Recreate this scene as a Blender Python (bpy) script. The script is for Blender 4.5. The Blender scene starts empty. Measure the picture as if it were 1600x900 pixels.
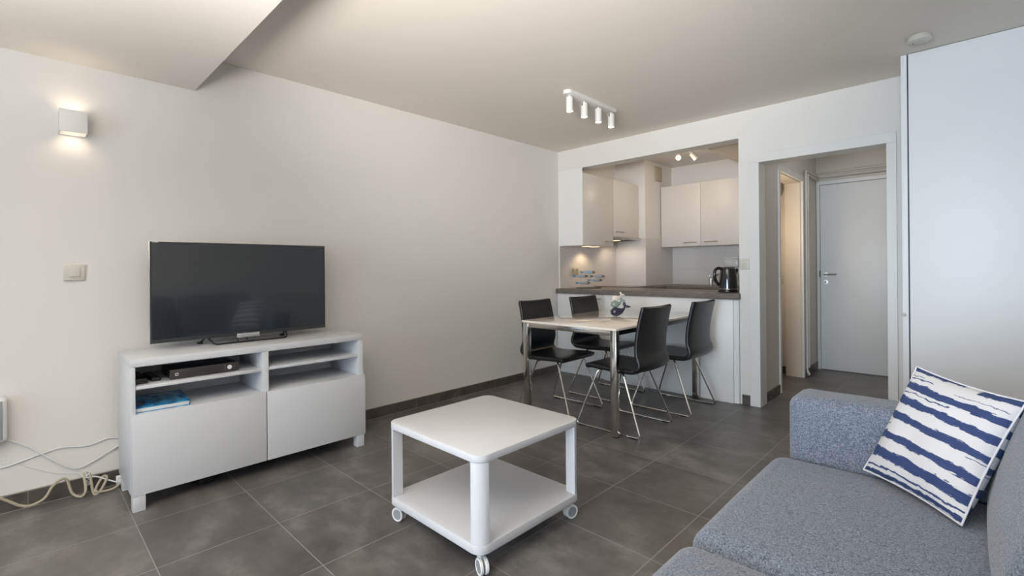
import bpy, bmesh, math, random
from mathutils import Vector, Matrix
random.seed(7)
PI = math.pi
SC = bpy.context.scene
COL = SC.collection

# ------------------------------------------------------------------ camera
F_PX, YAW, V0, ROLL = 748.42, 0.76964, 419.94, -0.008677
CAM = Vector((3.3332, -4.1891, 1.1409))
cd = bpy.data.cameras.new('camera'); cam = bpy.data.objects.new('camera', cd); COL.objects.link(cam)
fw = Vector((-math.sin(YAW), math.cos(YAW), 0)); rt0 = Vector((math.cos(YAW), math.sin(YAW), 0)); up0 = Vector((0, 0, 1))
rt = rt0 * math.cos(ROLL) + up0 * math.sin(ROLL); up = up0 * math.cos(ROLL) - rt0 * math.sin(ROLL)
M = Matrix((rt, up, -fw)).transposed().to_4x4(); M.translation = CAM
cam.matrix_world = M
cd.sensor_width = 36; cd.lens = F_PX * 36 / 1600; cd.shift_y = (V0 - 450) / 1600; cd.clip_start = 0.05
SC.camera = cam

# ------------------------------------------------------------------ world, exposure, lights
SC.view_settings.view_transform = 'Standard'; SC.view_settings.look = 'None'
SC.view_settings.gamma = 1; SC.view_settings.use_curve_mapping = False
SC.view_settings.exposure = 0.0
w = bpy.data.worlds.new('sky'); SC.world = w; w.use_nodes = True
bg = w.node_tree.nodes['Background']; bg.inputs[0].default_value = (0.80, 0.88, 1.0, 1); bg.inputs[1].default_value = 1.0

def area(name, loc, rot, sx, sy, power, col):
    d = bpy.data.lights.new(name, 'AREA'); d.shape = 'RECTANGLE'; d.size = sx; d.size_y = sy
    d.energy = power; d.color = col
    o = bpy.data.objects.new(name, d); o.location = loc; o.rotation_euler = rot; COL.objects.link(o); return o
# daylight through the wide window in the wall behind the camera
area('daylight', (3.05, -7.48, 1.15), (PI / 2, 0, 0), 2.2, 1.8, 27, (0.74, 0.87, 1.0)).data.spread = math.radians(66)
area('daylight', (2.3, -7.45, 1.0), (PI / 2, 0, 0), 1.8, 1.5, 34, (0.62, 0.80, 1.0))
# added lamps behind the camera, imitating a flash bounced off the ceiling
area('bounce_fill', (2.45, -4.95, 1.25), (PI - math.radians(4), 0, 0), 1.6, 0.8, 100, (1.0, 0.965, 0.92)).data.spread = math.radians(155)
def aim(name, loc, at, power, col, ang, blend, r):
    d = bpy.data.lights.new(name, 'SPOT'); d.energy = power; d.color = col; d.spot_size = math.radians(ang); d.spot_blend = blend; d.shadow_soft_size = r
    o = bpy.data.objects.new(name, d); o.location = loc; o.rotation_euler = (Vector(at) - Vector(loc)).to_track_quat('-Z', 'Y').to_euler(); COL.objects.link(o)
aim('bounce_fill', (3.1, -4.75, 1.35), (1.65, -2.45, 2.43), 450, (1.0, 0.95, 0.88), 66, 1.0, 0.25)  # second added fill, aimed at the far ceiling to brighten it

# ------------------------------------------------------------------ materials
def new_mat(name):
    m = bpy.data.materials.new(name); m.use_nodes = True
    return m, m.node_tree, m.node_tree.nodes['Principled BSDF']
def N(nt, t, **kw):
    n = nt.nodes.new(t)
    for k, v in kw.items(): setattr(n, k, v)
    return n
def pos(nt, scale=(1, 1, 1), loc=(0, 0, 0), obj=False):
    if obj:
        g = N(nt, 'ShaderNodeTexCoord'); out = g.outputs['Object']
    else:
        g = N(nt, 'ShaderNodeNewGeometry'); out = g.outputs['Position']
    mp = N(nt, 'ShaderNodeMapping'); mp.inputs['Scale'].default_value = scale; mp.inputs['Location'].default_value = loc
    nt.links.new(out, mp.inputs[0]); return mp.outputs[0]
def mixc(nt, fac, a, b):
    mx = N(nt, 'ShaderNodeMix', data_type='RGBA')
    for s, v in ((0, fac), (6, a), (7, b)):
        if hasattr(v, 'is_linked') or hasattr(v, 'links'): nt.links.new(v, mx.inputs[s])
        else: mx.inputs[s].default_value = v if s == 0 else (*v, 1)
    return mx.outputs[2]
def ramp(nt, fac, stops):
    r = N(nt, 'ShaderNodeValToRGB'); nt.links.new(fac, r.inputs[0])
    e = r.color_ramp.elements
    while len(e) < len(stops): e.new(0.5)
    for k, (p, c) in enumerate(stops): e[k].position = p; e[k].color = (c, c, c, 1) if isinstance(c, float) else (*c, 1)
    return r.outputs[0]
def noise(nt, vec, scale, detail=3, rough=0.5):
    n = N(nt, 'ShaderNodeTexNoise'); n.inputs['Scale'].default_value = scale; n.inputs['Detail'].default_value = detail
    n.inputs['Roughness'].default_value = rough; nt.links.new(vec, n.inputs['Vector']); return n.outputs['Fac']
def bump(nt, b, h, strength, dist=0.002):
    bp = N(nt, 'ShaderNodeBump'); bp.inputs['Strength'].default_value = strength; bp.inputs['Distance'].default_value = dist
    nt.links.new(h, bp.inputs['Height']); nt.links.new(bp.outputs[0], b.inputs['Normal'])
def plain(name, col, rough=0.5, metal=0.0, var=0.03, scale=6, coat=0.0, bmp=0.0, bscale=200, spec=0.5, trans=0.0, obj=False):
    m, nt, b = new_mat(name)
    v = pos(nt, obj=obj)
    f = noise(nt, v, scale, 4)
    lo = tuple(max(0, c * (1 - var)) for c in col); hi = tuple(min(1, c * (1 + var)) for c in col)
    nt.links.new(mixc(nt, f, lo, hi), b.inputs['Base Color'])
    b.inputs['Roughness'].default_value = rough; b.inputs['Metallic'].default_value = metal
    b.inputs['Coat Weight'].default_value = coat; b.inputs['Specular IOR Level'].default_value = spec
    b.inputs['Transmission Weight'].default_value = trans
    if bmp: bump(nt, b, noise(nt, v, bscale, 2), bmp)
    return m
def emit(name, col, s):
    m, nt, b = new_mat(name); b.inputs['Emission Color'].default_value = (*col, 1); b.inputs['Emission Strength'].default_value = s
    b.inputs['Base Color'].default_value = (*col, 1); return m

MT = {}
MT['wall'] = plain('wall_paint', (0.76, 0.742, 0.712), 0.75, var=0.012, scale=1.5, bmp=0.12, bscale=260)
MT['ceiling'] = plain('ceiling_paint_warm_bounce', (0.78, 0.735, 0.67), 0.8, var=0.012, scale=1.2, bmp=0.1, bscale=260)  # same paint as the walls, with warm bounced light put into its colour
MT['trimw'] = plain('white_trim', (0.74, 0.735, 0.715), 0.4, var=0.01)
MT['lacq'] = plain('white_lacquer', (0.645, 0.66, 0.69), 0.32, var=0.008)
MT['ward'] = plain('wardrobe_white', (0.87, 0.88, 0.895), 0.45, var=0.008)
MT['kitch'] = plain('kitchen_front', (0.72, 0.69, 0.65), 0.35, var=0.01)
MT['panelw'] = plain('bar_panel_white', (0.80, 0.80, 0.79), 0.4, var=0.01)
MT['doorg'] = plain('hall_door_paint', (0.74, 0.75, 0.755), 0.4, var=0.01)
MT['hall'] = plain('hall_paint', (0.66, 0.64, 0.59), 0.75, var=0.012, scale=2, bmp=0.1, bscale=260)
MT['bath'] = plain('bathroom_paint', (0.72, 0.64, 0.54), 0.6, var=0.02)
MT['chrome'] = plain('chrome', (0.72, 0.70, 0.67), 0.13, 1.0, var=0.05, scale=3)
MT['steel'] = plain('brushed_steel', (0.50, 0.48, 0.45), 0.32, 1.0, var=0.06, scale=30)
MT['leather'] = plain('black_leather', (0.012, 0.012, 0.014), 0.32, var=0.15, scale=12, bmp=0.25, bscale=350, obj=True)
MT['blackpl'] = plain('black_plastic', (0.012, 0.012, 0.014), 0.35, var=0.1)
MT['glossbl'] = plain('gloss_black', (0.008, 0.009, 0.014), 0.08, var=0.1, coat=0.5)
MT['screen'] = plain('tv_screen', (0.010, 0.014, 0.020), 0.13, var=0.02, spec=1.0, coat=0.6)
MT['bezel'] = plain('tv_bezel', (0.035, 0.035, 0.038), 0.3, var=0.05)
MT['silver'] = plain('silver_edge', (0.65, 0.65, 0.66), 0.25, 0.8, var=0.03)
MT['brownpl'] = plain('brown_box_plastic', (0.045, 0.038, 0.036), 0.38, var=0.05)
MT['cream'] = plain('cream_plastic', (0.60, 0.56, 0.46), 0.4, var=0.02)
MT['creamlt'] = plain('light_cream_plastic', (0.62, 0.60, 0.54), 0.4, var=0.02)
MT['cablew'] = plain('white_cable', (0.72, 0.73, 0.76), 0.45, var=0.02)
MT['cableb'] = plain('beige_cable', (0.42, 0.37, 0.28), 0.5, var=0.03)
MT['greyp'] = plain('grey_panel', (0.30, 0.32, 0.34), 0.35, var=0.1, scale=20)
MT['vent'] = plain('vent_yellowed', (0.45, 0.40, 0.29), 0.5, var=0.03)
MT['darkslot'] = plain('dark_recess', (0.02, 0.02, 0.02), 0.7, var=0.05)
MT['gap'] = plain('gap_grey', (0.10, 0.10, 0.13), 0.6, var=0.05)
MT['glassw'] = plain('frosted_plastic', (0.85, 0.87, 0.88), 0.15, var=0.01, trans=0.45)
MT['navy'] = plain('navy_glaze', (0.022, 0.022, 0.055), 0.15, var=0.2, coat=0.4)
MT['sage'] = plain('sage_glaze', (0.24, 0.31, 0.28), 0.2, var=0.1, scale=40, coat=0.3)
MT['whitegl'] = plain('white_glaze', (0.78, 0.72, 0.65), 0.2, var=0.04, scale=40, coat=0.3)
MT['wood'] = plain('fish_wood', (0.16, 0.10, 0.055), 0.6, var=0.2, scale=60)
MT['fishblue'] = plain('fish_blue', (0.08, 0.16, 0.29), 0.55, var=0.2, scale=60)
MT['fishnavy'] = plain('fish_navy', (0.012, 0.02, 0.05), 0.55, var=0.2, scale=60)
MT['paper'] = plain('paper', (0.75, 0.75, 0.73), 0.6, var=0.03)
MT['icon'] = plain('icon_white', (0.8, 0.8, 0.8), 0.4, var=0.01)
MT['ctop'] = plain('table_white', (0.645, 0.65, 0.675), 0.33, var=0.008)
MT['ctleg'] = plain('table_enamel', (0.67, 0.675, 0.70), 0.35, var=0.008)
MT['lamp_on'] = emit('spot_lamp_lit', (1.0, 0.80, 0.58), 14)
MT['lamp_on2'] = emit('kitchen_spot_lit', (1.0, 0.76, 0.5), 18)
MT['sconce_on'] = emit('sconce_led', (1.0, 0.86, 0.66), 5)
MT['led'] = emit('cabinet_led', (1.0, 0.74, 0.45), 2)
MT['mirror'] = plain('mirror', (0.8, 0.8, 0.8), 0.03, 1.0, var=0.0)

def mat_glass():
    m, nt, b = new_mat('window_glass'); b.inputs['Transmission Weight'].default_value = 1; b.inputs['Roughness'].default_value = 0
    b.inputs['IOR'].default_value = 1.01
    return m
MT['glass'] = mat_glass()

def mat_tabletop():
    m, nt, b = new_mat('white_glass_warm_reflection')
    f = noise(nt, pos(nt), 3, 2)
    nt.links.new(mixc(nt, f, (0.88, 0.80, 0.71), (0.89, 0.81, 0.72)), b.inputs['Base Color'])  # warm reflection of the kitchen put into the white glass colour
    b.inputs['Roughness'].default_value = 0.06; b.inputs['IOR'].default_value = 1.7
    b.inputs['Coat Weight'].default_value = 0.6; b.inputs['Coat Roughness'].default_value = 0.03
    return m
MT['glasstop'] = mat_tabletop()

def mat_floor():
    m, nt, b = new_mat('slate_tiles')
    v = pos(nt, loc=(-0.6107 + 0.0, 3.3737, 0))
    br = N(nt, 'ShaderNodeTexBrick'); br.offset = 0; br.squash = 1
    br.inputs['Scale'].default_value = 1; br.inputs['Brick Width'].default_value = 0.45036; br.inputs['Row Height'].default_value = 0.45036
    br.inputs['Mortar Size'].default_value = 0.0021; br.inputs['Mortar Smooth'].default_value = 0.3; br.inputs['Bias'].default_value = 0
    br.inputs['Color1'].default_value = (0.78, 0.77, 0.76, 1); br.inputs['Color2'].default_value = (1.10, 1.09, 1.08, 1); br.inputs['Mortar'].default_value = (1, 1, 1, 1)
    nt.links.new(v, br.inputs['Vector'])
    n1 = noise(nt, pos(nt, (1, 1.4, 1)), 3.2, 8, 0.66)
    n2 = noise(nt, pos(nt, (3.2, 1, 1)), 9, 5, 0.6)
    n3 = noise(nt, pos(nt), 1.1, 2, 0.5)
    c1 = ramp(nt, n1, [(0.38, (0.088, 0.085, 0.085)), (0.5, (0.140, 0.135, 0.134)), (0.62, (0.235, 0.228, 0.226))])
    c2 = mixc(nt, ramp(nt, n2, [(0.35, 0.0), (0.75, 0.55)]), c1, (0.165, 0.15, 0.14))
    c3 = mixc(nt, ramp(nt, n3, [(0.4, 0.0), (0.7, 0.35)]), c2, (0.125, 0.108, 0.094))
    mul = N(nt, 'ShaderNodeMix', data_type='RGBA', blend_type='MULTIPLY'); mul.inputs[0].default_value = 1
    nt.links.new(c3, mul.inputs[6]); nt.links.new(br.outputs['Color'], mul.inputs[7])
    nt.links.new(mixc(nt, br.outputs['Fac'], mul.outputs[2], (0.29, 0.285, 0.28)), b.inputs['Base Color'])
    nt.links.new(ramp(nt, n1, [(0.3, 0.33), (0.7, 0.46)]), b.inputs['Roughness'])
    inv = N(nt, 'ShaderNodeMath', operation='MULTIPLY_ADD'); inv.inputs[1].default_value = -1.0; inv.inputs[2].default_value = 1.0
    nt.links.new(br.outputs['Fac'], inv.inputs[0])
    ad = N(nt, 'ShaderNodeMath', operation='MULTIPLY_ADD'); ad.inputs[1].default_value = 0.25; nt.links.new(n2, ad.inputs[0]); nt.links.new(inv.outputs[0], ad.inputs[2])
    bump(nt, b, ad.outputs[0], 0.35, 0.001)
    return m
MT['floor'] = mat_floor()

def mat_base():
    m, nt, b = new_mat('tile_skirting')
    v = pos(nt)
    n1 = noise(nt, v, 9, 5, 0.6)
    c = ramp(nt, n1, [(0.3, (0.060, 0.052, 0.045)), (0.7, (0.125, 0.112, 0.10))])
    sx = N(nt, 'ShaderNodeSeparateXYZ'); nt.links.new(v, sx.inputs[0])
    s = N(nt, 'ShaderNodeMath', operation='ADD'); nt.links.new(sx.outputs[0], s.inputs[0]); nt.links.new(sx.outputs[1], s.inputs[1])
    a = N(nt, 'ShaderNodeMath', operation='ADD'); a.inputs[1].default_value = 30.0 * 0.45 + 0.11; nt.links.new(s.outputs[0], a.inputs[0])
    mo = N(nt, 'ShaderNodeMath', operation='MODULO'); mo.inputs[1].default_value = 0.45036; nt.links.new(a.outputs[0], mo.inputs[0])
    lt = N(nt, 'ShaderNodeMath', operation='LESS_THAN'); lt.inputs[1].default_value = 0.004; nt.links.new(mo.outputs[0], lt.inputs[0])
    nt.links.new(mixc(nt, lt.outputs[0], c, (0.2, 0.19, 0.18)), b.inputs['Base Color']); b.inputs['Roughness'].default_value = 0.42
    return m
MT['base'] = mat_base()
MT['grout'] = plain('pale_grout', (0.34, 0.32, 0.29), 0.7, var=0.05)

def mat_splash():
    m, nt, b = new_mat('backsplash_tiles')
    v = pos(nt)
    sp = N(nt, 'ShaderNodeSeparateXYZ'); nt.links.new(v, sp.inputs[0])
    s = N(nt, 'ShaderNodeMath', operation='ADD'); nt.links.new(sp.outputs[0], s.inputs[0]); nt.links.new(sp.outputs[1], s.inputs[1])
    cb = N(nt, 'ShaderNodeCombineXYZ'); nt.links.new(s.outputs[0], cb.inputs[0]); 
    zz = N(nt, 'ShaderNodeMath', operation='ADD'); zz.inputs[1].default_value = -0.915; nt.links.new(sp.outputs[2], zz.inputs[0]); nt.links.new(zz.outputs[0], cb.inputs[1])
    br = N(nt, 'ShaderNodeTexBrick'); br.offset = 0
    for k, val in (('Scale', 1), ('Brick Width', 0.6), ('Row Height', 0.2), ('Mortar Size', 0.0015), ('Mortar Smooth', 0.2)): br.inputs[k].default_value = val
    br.inputs['Color1'].default_value = (0.66, 0.635, 0.62, 1); br.inputs['Color2'].default_value = (0.675, 0.65, 0.635, 1); br.inputs['Mortar'].default_value = (0.56, 0.53, 0.51, 1)
    nt.links.new(cb.outputs[0], br.inputs['Vector']); nt.links.new(br.outputs['Color'], b.inputs['Base Color'])
    b.inputs['Roughness'].default_value = 0.22
    return m
MT['splash'] = mat_splash()

def mat_worktop():
    m, nt, b = new_mat('worktop_laminate')
    n1 = noise(nt, pos(nt, (3, 10, 10)), 6, 5, 0.6)
    nt.links.new(ramp(nt, n1, [(0.3, (0.115, 0.098, 0.088)), (0.7, (0.20, 0.178, 0.165))]), b.inputs['Base Color'])
    b.inputs['Roughness'].default_value = 0.38
    return m
MT['worktop'] = mat_worktop()

def mat_fabric():
    m, nt, b = new_mat('sofa_tweed')
    n1 = noise(nt, pos(nt, (1, 1, 1)), 230, 3, 0.75)
    n2 = noise(nt, pos(nt, (0.8, 1.0, 3.0)), 90, 3, 0.7)
    n3 = noise(nt, pos(nt), 3, 2)
    c = ramp(nt, n1, [(0.36, (0.036, 0.052, 0.088)), (0.5, (0.130, 0.160, 0.215)), (0.64, (0.36, 0.40, 0.47))])
    c2 = mixc(nt, ramp(nt, n2, [(0.40, 0.0), (0.62, 0.7)]), c, (0.20, 0.23, 0.285))
    c3 = mixc(nt, ramp(nt, n3, [(0.4, 0.0), (0.7, 0.12)]), c2, (0.19, 0.195, 0.20))
    nt.links.new(c3, b.inputs['Base Color']); b.inputs['Roughness'].default_value = 0.9
    b.inputs['Sheen Weight'].default_value = 0.25; b.inputs['Sheen Roughness'].default_value = 0.5
    bump(nt, b, n1, 0.6, 0.0015)
    return m
MT['fabric'] = mat_fabric()

def mat_pillow():
    m, nt, b = new_mat('navy_brush_stripe')
    uv = N(nt, 'ShaderNodeTexCoord').outputs['UV']
    sp = N(nt, 'ShaderNodeSeparateXYZ'); nt.links.new(uv, sp.inputs[0]); U, V = sp.outputs[0], sp.outputs[1]
    def mth(op, a, bb=None, cc=None, clamp=False):
        n = N(nt, 'ShaderNodeMath', operation=op); n.use_clamp = clamp
        for k, x in enumerate((a, bb, cc)):
            if x is None: continue
            if isinstance(x, (int, float)): n.inputs[k].default_value = x
            else: nt.links.new(x, n.inputs[k])
        return n.outputs[0]
    mp = N(nt, 'ShaderNodeMapping'); mp.inputs['Scale'].default_value = (1, 1.4, 1); nt.links.new(uv, mp.inputs[0])
    nlow = noise(nt, mp.outputs[0], 6, 5, 0.65)
    mp2 = N(nt, 'ShaderNodeMapping'); mp2.inputs['Scale'].default_value = (0.6, 7, 1); nt.links.new(uv, mp2.inputs[0])
    nst = noise(nt, mp2.outputs[0], 9, 5, 0.7)
    Vd = mth('ADD', V, mth('MULTIPLY', mth('SUBTRACT', nlow, 0.5), 0.075))
    strokes = [(0.985, 1.0, 0.020, -0.1, 0.55), (0.955, 0.975, 0.030, 0.68, 1.1), (0.905, 0.90, 0.007, 0.02, 0.33), (0.93, 0.925, 0.005, 0.0, 0.2),
               (0.835, 0.80, 0.034, -0.1, 1.1), (0.765, 0.76, 0.006, 0.05, 0.62), (0.90, 0.88, 0.005, 0.55, 0.98),
               (0.70, 0.655, 0.033, -0.1, 1.1), (0.555, 0.50, 0.033, -0.1, 1.1), (0.455, 0.43, 0.007, -0.1, 0.13),
               (0.365, 0.325, 0.034, -0.1, 1.1), (0.46, 0.445, 0.005, 0.88, 1.1), (0.20, 0.175, 0.045, -0.1, 1.1),
               (0.075, 0.085, 0.010, -0.1, 1.1), (0.02, 0.035, 0.018, -0.1, 1.1)]
    tot = None
    for (a, c, t, u0, u1) in strokes:
        ctr = mth('MULTIPLY_ADD', U, c - a, a)
        d = mth('ABSOLUTE', mth('SUBTRACT', Vd, ctr))
        th = mth('MULTIPLY_ADD', mth('SUBTRACT', nst, 0.5), t * 1.6, t)
        k = mth('MULTIPLY', mth('SUBTRACT', th, d), 260, clamp=True)
        if u0 > -0.05:
            k = mth('MULTIPLY', k, mth('MULTIPLY', mth('SUBTRACT', U, u0), 60, clamp=True))
        if u1 < 1.05:
            k = mth('MULTIPLY', k, mth('MULTIPLY', mth('SUBTRACT', u1, U), 60, clamp=True))
        tot = k if tot is None else mth('MAXIMUM', tot, k)
    mp3 = N(nt, 'ShaderNodeMapping'); mp3.inputs['Scale'].default_value = (0.5, 9, 1); nt.links.new(uv, mp3.inputs[0])
    streak = noise(nt, mp3.outputs[0], 14, 3, 0.7)
    navy = ramp(nt, streak, [(0.35, (0.020, 0.040, 0.135)), (0.7, (0.050, 0.085, 0.22))])
    nt.links.new(mixc(nt, tot, (0.70, 0.70, 0.73), navy), b.inputs['Base Color']); b.inputs['Roughness'].default_value = 0.85
    mp4 = N(nt, 'ShaderNodeMapping'); mp4.inputs['Scale'].default_value = (1, 1, 1); nt.links.new(uv, mp4.inputs[0])
    bump(nt, b, noise(nt, mp4.outputs[0], 220, 2), 0.25, 0.001)
    return m
MT['pillow'] = mat_pillow()
MT['piping'] = plain('white_piping', (0.72, 0.73, 0.77), 0.8, var=0.02)

def mat_fishstripe(name, base, stripe, sc):
    m, nt, b = new_mat(name)
    co = N(nt, 'ShaderNodeTexCoord').outputs['Object']
    wv = N(nt, 'ShaderNodeTexWave'); wv.inputs['Scale'].default_value = sc; wv.inputs['Distortion'].default_value = 1.5; wv.inputs['Detail'].default_value = 2
    nt.links.new(co, wv.inputs['Vector'])
    nt.links.new(mixc(nt, ramp(nt, wv.outputs[1], [(0.45, 0.0), (0.6, 1.0)]), base, stripe), b.inputs['Base Color']); b.inputs['Roughness'].default_value = 0.6
    return m
MT['fs1'] = mat_fishstripe('fish_pale_blue', (0.20, 0.33, 0.48), (0.45, 0.55, 0.62), 30)
MT['fs2'] = mat_fishstripe('fish_white_blue', (0.55, 0.56, 0.56), (0.10, 0.17, 0.30), 28)

def mat_book():
    m, nt, b = new_mat('blue_cover')
    n = noise(nt, pos(nt, (3, 8, 1)), 3, 3)
    nt.links.new(ramp(nt, n, [(0.35, (0.04, 0.12, 0.24)), (0.5, (0.03, 0.30, 0.66)), (0.65, (0.12, 0.50, 0.75))]), b.inputs['Base Color']); b.inputs['Roughness'].default_value = 0.18
    return m
MT['book'] = mat_book()

# ------------------------------------------------------------------ mesh helpers
def merge(bm, tmp, mi=0):
    for f in tmp.faces: f.material_index = mi
    me = bpy.data.meshes.new('tmp'); tmp.to_mesh(me); tmp.free()
    bm.from_mesh(me); bpy.data.meshes.remove(me)
def box(bm, lo, hi, bev=0.0, mi=0, seg=2, rot=None, about=None):
    t = bmesh.new(); bmesh.ops.create_cube(t, size=1)
    lo = Vector(lo); hi = Vector(hi); c = (lo + hi) / 2; s = hi - lo
    for v in t.verts: v.co = Vector((c[i] + v.co[i] * s[i] for i in range(3)))
    if bev > 0: bmesh.ops.bevel(t, geom=t.edges[:], offset=bev, segments=seg, profile=0.5, affect='EDGES')
    if rot is not None: bmesh.ops.rotate(t, verts=t.verts, cent=Vector(about if about is not None else c), matrix=rot)
    merge(bm, t, mi)
def prism(bm, pts, z0, z1, bev=0.0, mi=0, seg=2):
    t = bmesh.new()
    lo = [t.verts.new((x, y, z0)) for x, y in pts]; hi = [t.verts.new((x, y, z1)) for x, y in pts]
    n = len(pts)
    t.faces.new(lo[::-1]); t.faces.new(hi)
    for i in range(n): t.faces.new((lo[i], lo[(i + 1) % n], hi[(i + 1) % n], hi[i]))
    bmesh.ops.recalc_face_normals(t, faces=t.faces)
    if bev > 0:
        ed = [e for e in t.edges if abs(e.verts[0].co.z - e.verts[1].co.z) < 1e-6]
        bmesh.ops.bevel(t, geom=ed, offset=bev, segments=seg, profile=0.5, affect='EDGES')
    merge(bm, t, mi)
def rrect(x0, x1, y0, y1, r, n=8):
    out = []
    for cx, cy, a0 in ((x1 - r, y1 - r, 0), (x0 + r, y1 - r, PI / 2), (x0 + r, y0 + r, PI), (x1 - r, y0 + r, 3 * PI / 2)):
        for k in range(n + 1):
            a = a0 + PI / 2 * k / n; out.append((cx + r * math.cos(a), cy + r * math.sin(a)))
    return out
def rbox(bm, lo, hi, r, puff=(0, 0, 0), m=10, k=5, mi=0, fn=None):
    """rounded, optionally puffed box"""
    t = bmesh.new(); lo = Vector(lo); hi = Vector(hi); c = (lo + hi) / 2; h = (hi - lo) / 2
    def axis(hh):
        inner = hh - r
        a = [-inner - r * math.tan(PI / 4 * (1 - i / k)) for i in range(k)]
        b_ = [-inner + 2 * inner * i / m for i in range(m + 1)]
        return a + b_ + [-x for x in a[::-1]]
    ax = [axis(h[i]) for i in range(3)]
    for d in range(3):
        u, v = (d + 1) % 3, (d + 2) % 3
        for sgn in (-1, 1):
            g = []
            for a in ax[u]:
                row = []
                for b_ in ax[v]:
                    p = [0, 0, 0]; p[d] = sgn * h[d]; p[u] = a; p[v] = b_
                    p = Vector(p); inn = Vector([max(-(h[i] - r), min(h[i] - r, p[i])) for i in range(3)])
                    q = p - inn
                    q = inn + q.normalized() * r
                    n3 = [q[i] / h[i] for i in range(3)]
                    for i in range(3):
                        j, l = (i + 1) % 3, (i + 2) % 3
                        if puff[i]: q[i] += puff[i] * n3[i] * (1 - n3[j] ** 2) * (1 - n3[l] ** 2)
                    row.append(t.verts.new(c + q))
                g.append(row)
            for i in range(len(g) - 1):
                for j in range(len(g[0]) - 1):
                    f = (g[i][j], g[i + 1][j], g[i + 1][j + 1], g[i][j + 1])
                    t.faces.new(f if sgn > 0 else f[::-1])
    bmesh.ops.remove_doubles(t, verts=t.verts, dist=1e-5)
    if fn:
        for v in t.verts: v.co = fn(v.co)
    merge(bm, t, mi)
def catmull(pts, n=8):
    P = [Vector(p) for p in pts]; P = [P[0] * 2 - P[1]] + P + [P[-1] * 2 - P[-2]]; out = []
    for i in range(1, len(P) - 2):
        for k in range(n):
            t = k / n; a, b_, c, d = P[i - 1:i + 3]
            out.append(0.5 * ((2 * b_) + (c - a) * t + (2 * a - 5 * b_ + 4 * c - d) * t * t + (3 * b_ - a - 3 * c + d) * t ** 3))
    out.append(P[-2]); return out
def tube(bm, pts, r, seg=10, mi=0, cap=True, flat=1.0):
    """round tube; r a number or one radius per point; flat squashes the second axis"""
    t = bmesh.new(); P = [Vector(p) for p in pts]; n = len(P)
    rs = r if isinstance(r, (list, tuple)) else [r] * n
    tan = [(P[min(i + 1, n - 1)] - P[max(i - 1, 0)]).normalized() for i in range(n)]
    ref = Vector((0, 0, 1)) if abs(tan[0].z) < 0.9 else Vector((1, 0, 0))
    s = tan[0].cross(ref).normalized(); rings = []
    for i in range(n):
        s = (s - tan[i] * s.dot(tan[i])).normalized(); q = tan[i].cross(s)
        rings.append([t.verts.new(P[i] + (s * math.cos(2 * PI * k / seg) + q * math.sin(2 * PI * k / seg) * flat) * rs[i]) for k in range(seg)])
    for i in range(n - 1):
        for k in range(seg): t.faces.new((rings[i][k], rings[i + 1][k], rings[i + 1][(k + 1) % seg], rings[i][(k + 1) % seg]))
    if cap: t.faces.new(rings[0]); t.faces.new(rings[-1][::-1])
    bmesh.ops.recalc_face_normals(t, faces=t.faces)
    merge(bm, t, mi)
def lathe(bm, prof, cx=0, cy=0, seg=32, mi=0, axis=None, sx=1, sy=1):
    """profile (r, z) round a vertical axis; axis=(origin, direction) turns it"""
    t = bmesh.new(); rings = []
    for r, z in prof:
        rings.append([t.verts.new((r * sx * math.cos(2 * PI * k / seg), r * sy * math.sin(2 * PI * k / seg), z)) for k in range(seg)])
    for i in range(len(prof) - 1):
        for k in range(seg): t.faces.new((rings[i][k], rings[i][(k + 1) % seg], rings[i + 1][(k + 1) % seg], rings[i + 1][k]))
    t.faces.new(rings[0][::-1]); t.faces.new(rings[-1])
    bmesh.ops.remove_doubles(t, verts=t.verts, dist=1e-6)
    bmesh.ops.recalc_face_normals(t, faces=t.faces)
    if axis:
        o, d = axis; q = Vector((0, 0, 1)).rotation_difference(Vector(d).normalized()).to_matrix()
        for v in t.verts: v.co = q @ v.co + Vector(o)
    else:
        for v in t.verts: v.co += Vector((cx, cy, 0))
    merge(bm, t, mi)
def sweep_rect(bm, pts, wid, thk, rad=0.45, seg=5, bow=None, mi=0):
    """padded strip: rounded-rect ring (wid along Y, thk normal) swept along points in the XZ plane"""
    t = bmesh.new(); P = [Vector(p) for p in pts]; n = len(P); rings = []
    for i in range(n):
        tn = (P[min(i + 1, n - 1)] - P[max(i - 1, 0)]).normalized(); nm = Vector((-tn.z, 0, tn.x))
        w_, th = wid[i], thk[i]; rr = th * rad; ring = []
        rp = rrect(-w_ / 2, w_ / 2, -th / 2, th / 2, rr, seg); q_ = seg + 1
        top = [(w_ / 2 - rr - (w_ - 2 * rr) * j / 8, th / 2) for j in range(1, 8)]; bot = [(-a, -th / 2) for a, _ in top]
        rp = rp[:q_] + top + rp[q_:3 * q_] + bot + rp[3 * q_:]
        for a, b_ in rp:
            bb = b_ + (bow * (1 - (2 * a / w_) ** 2) if bow else 0)
            ring.append(t.verts.new(P[i] + Vector((0, a, 0)) + nm * bb))
        rings.append(ring)
    m = len(rings[0])
    for i in range(n - 1):
        for k in range(m): t.faces.new((rings[i][k], rings[i + 1][k], rings[i + 1][(k + 1) % m], rings[i][(k + 1) % m]))
    for rg, sg in ((rings[0], 1), (rings[-1], -1)):
        t.faces.new(rg if sg > 0 else rg[::-1])
    bmesh.ops.recalc_face_normals(t, faces=t.faces)
    merge(bm, t, mi)

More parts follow.
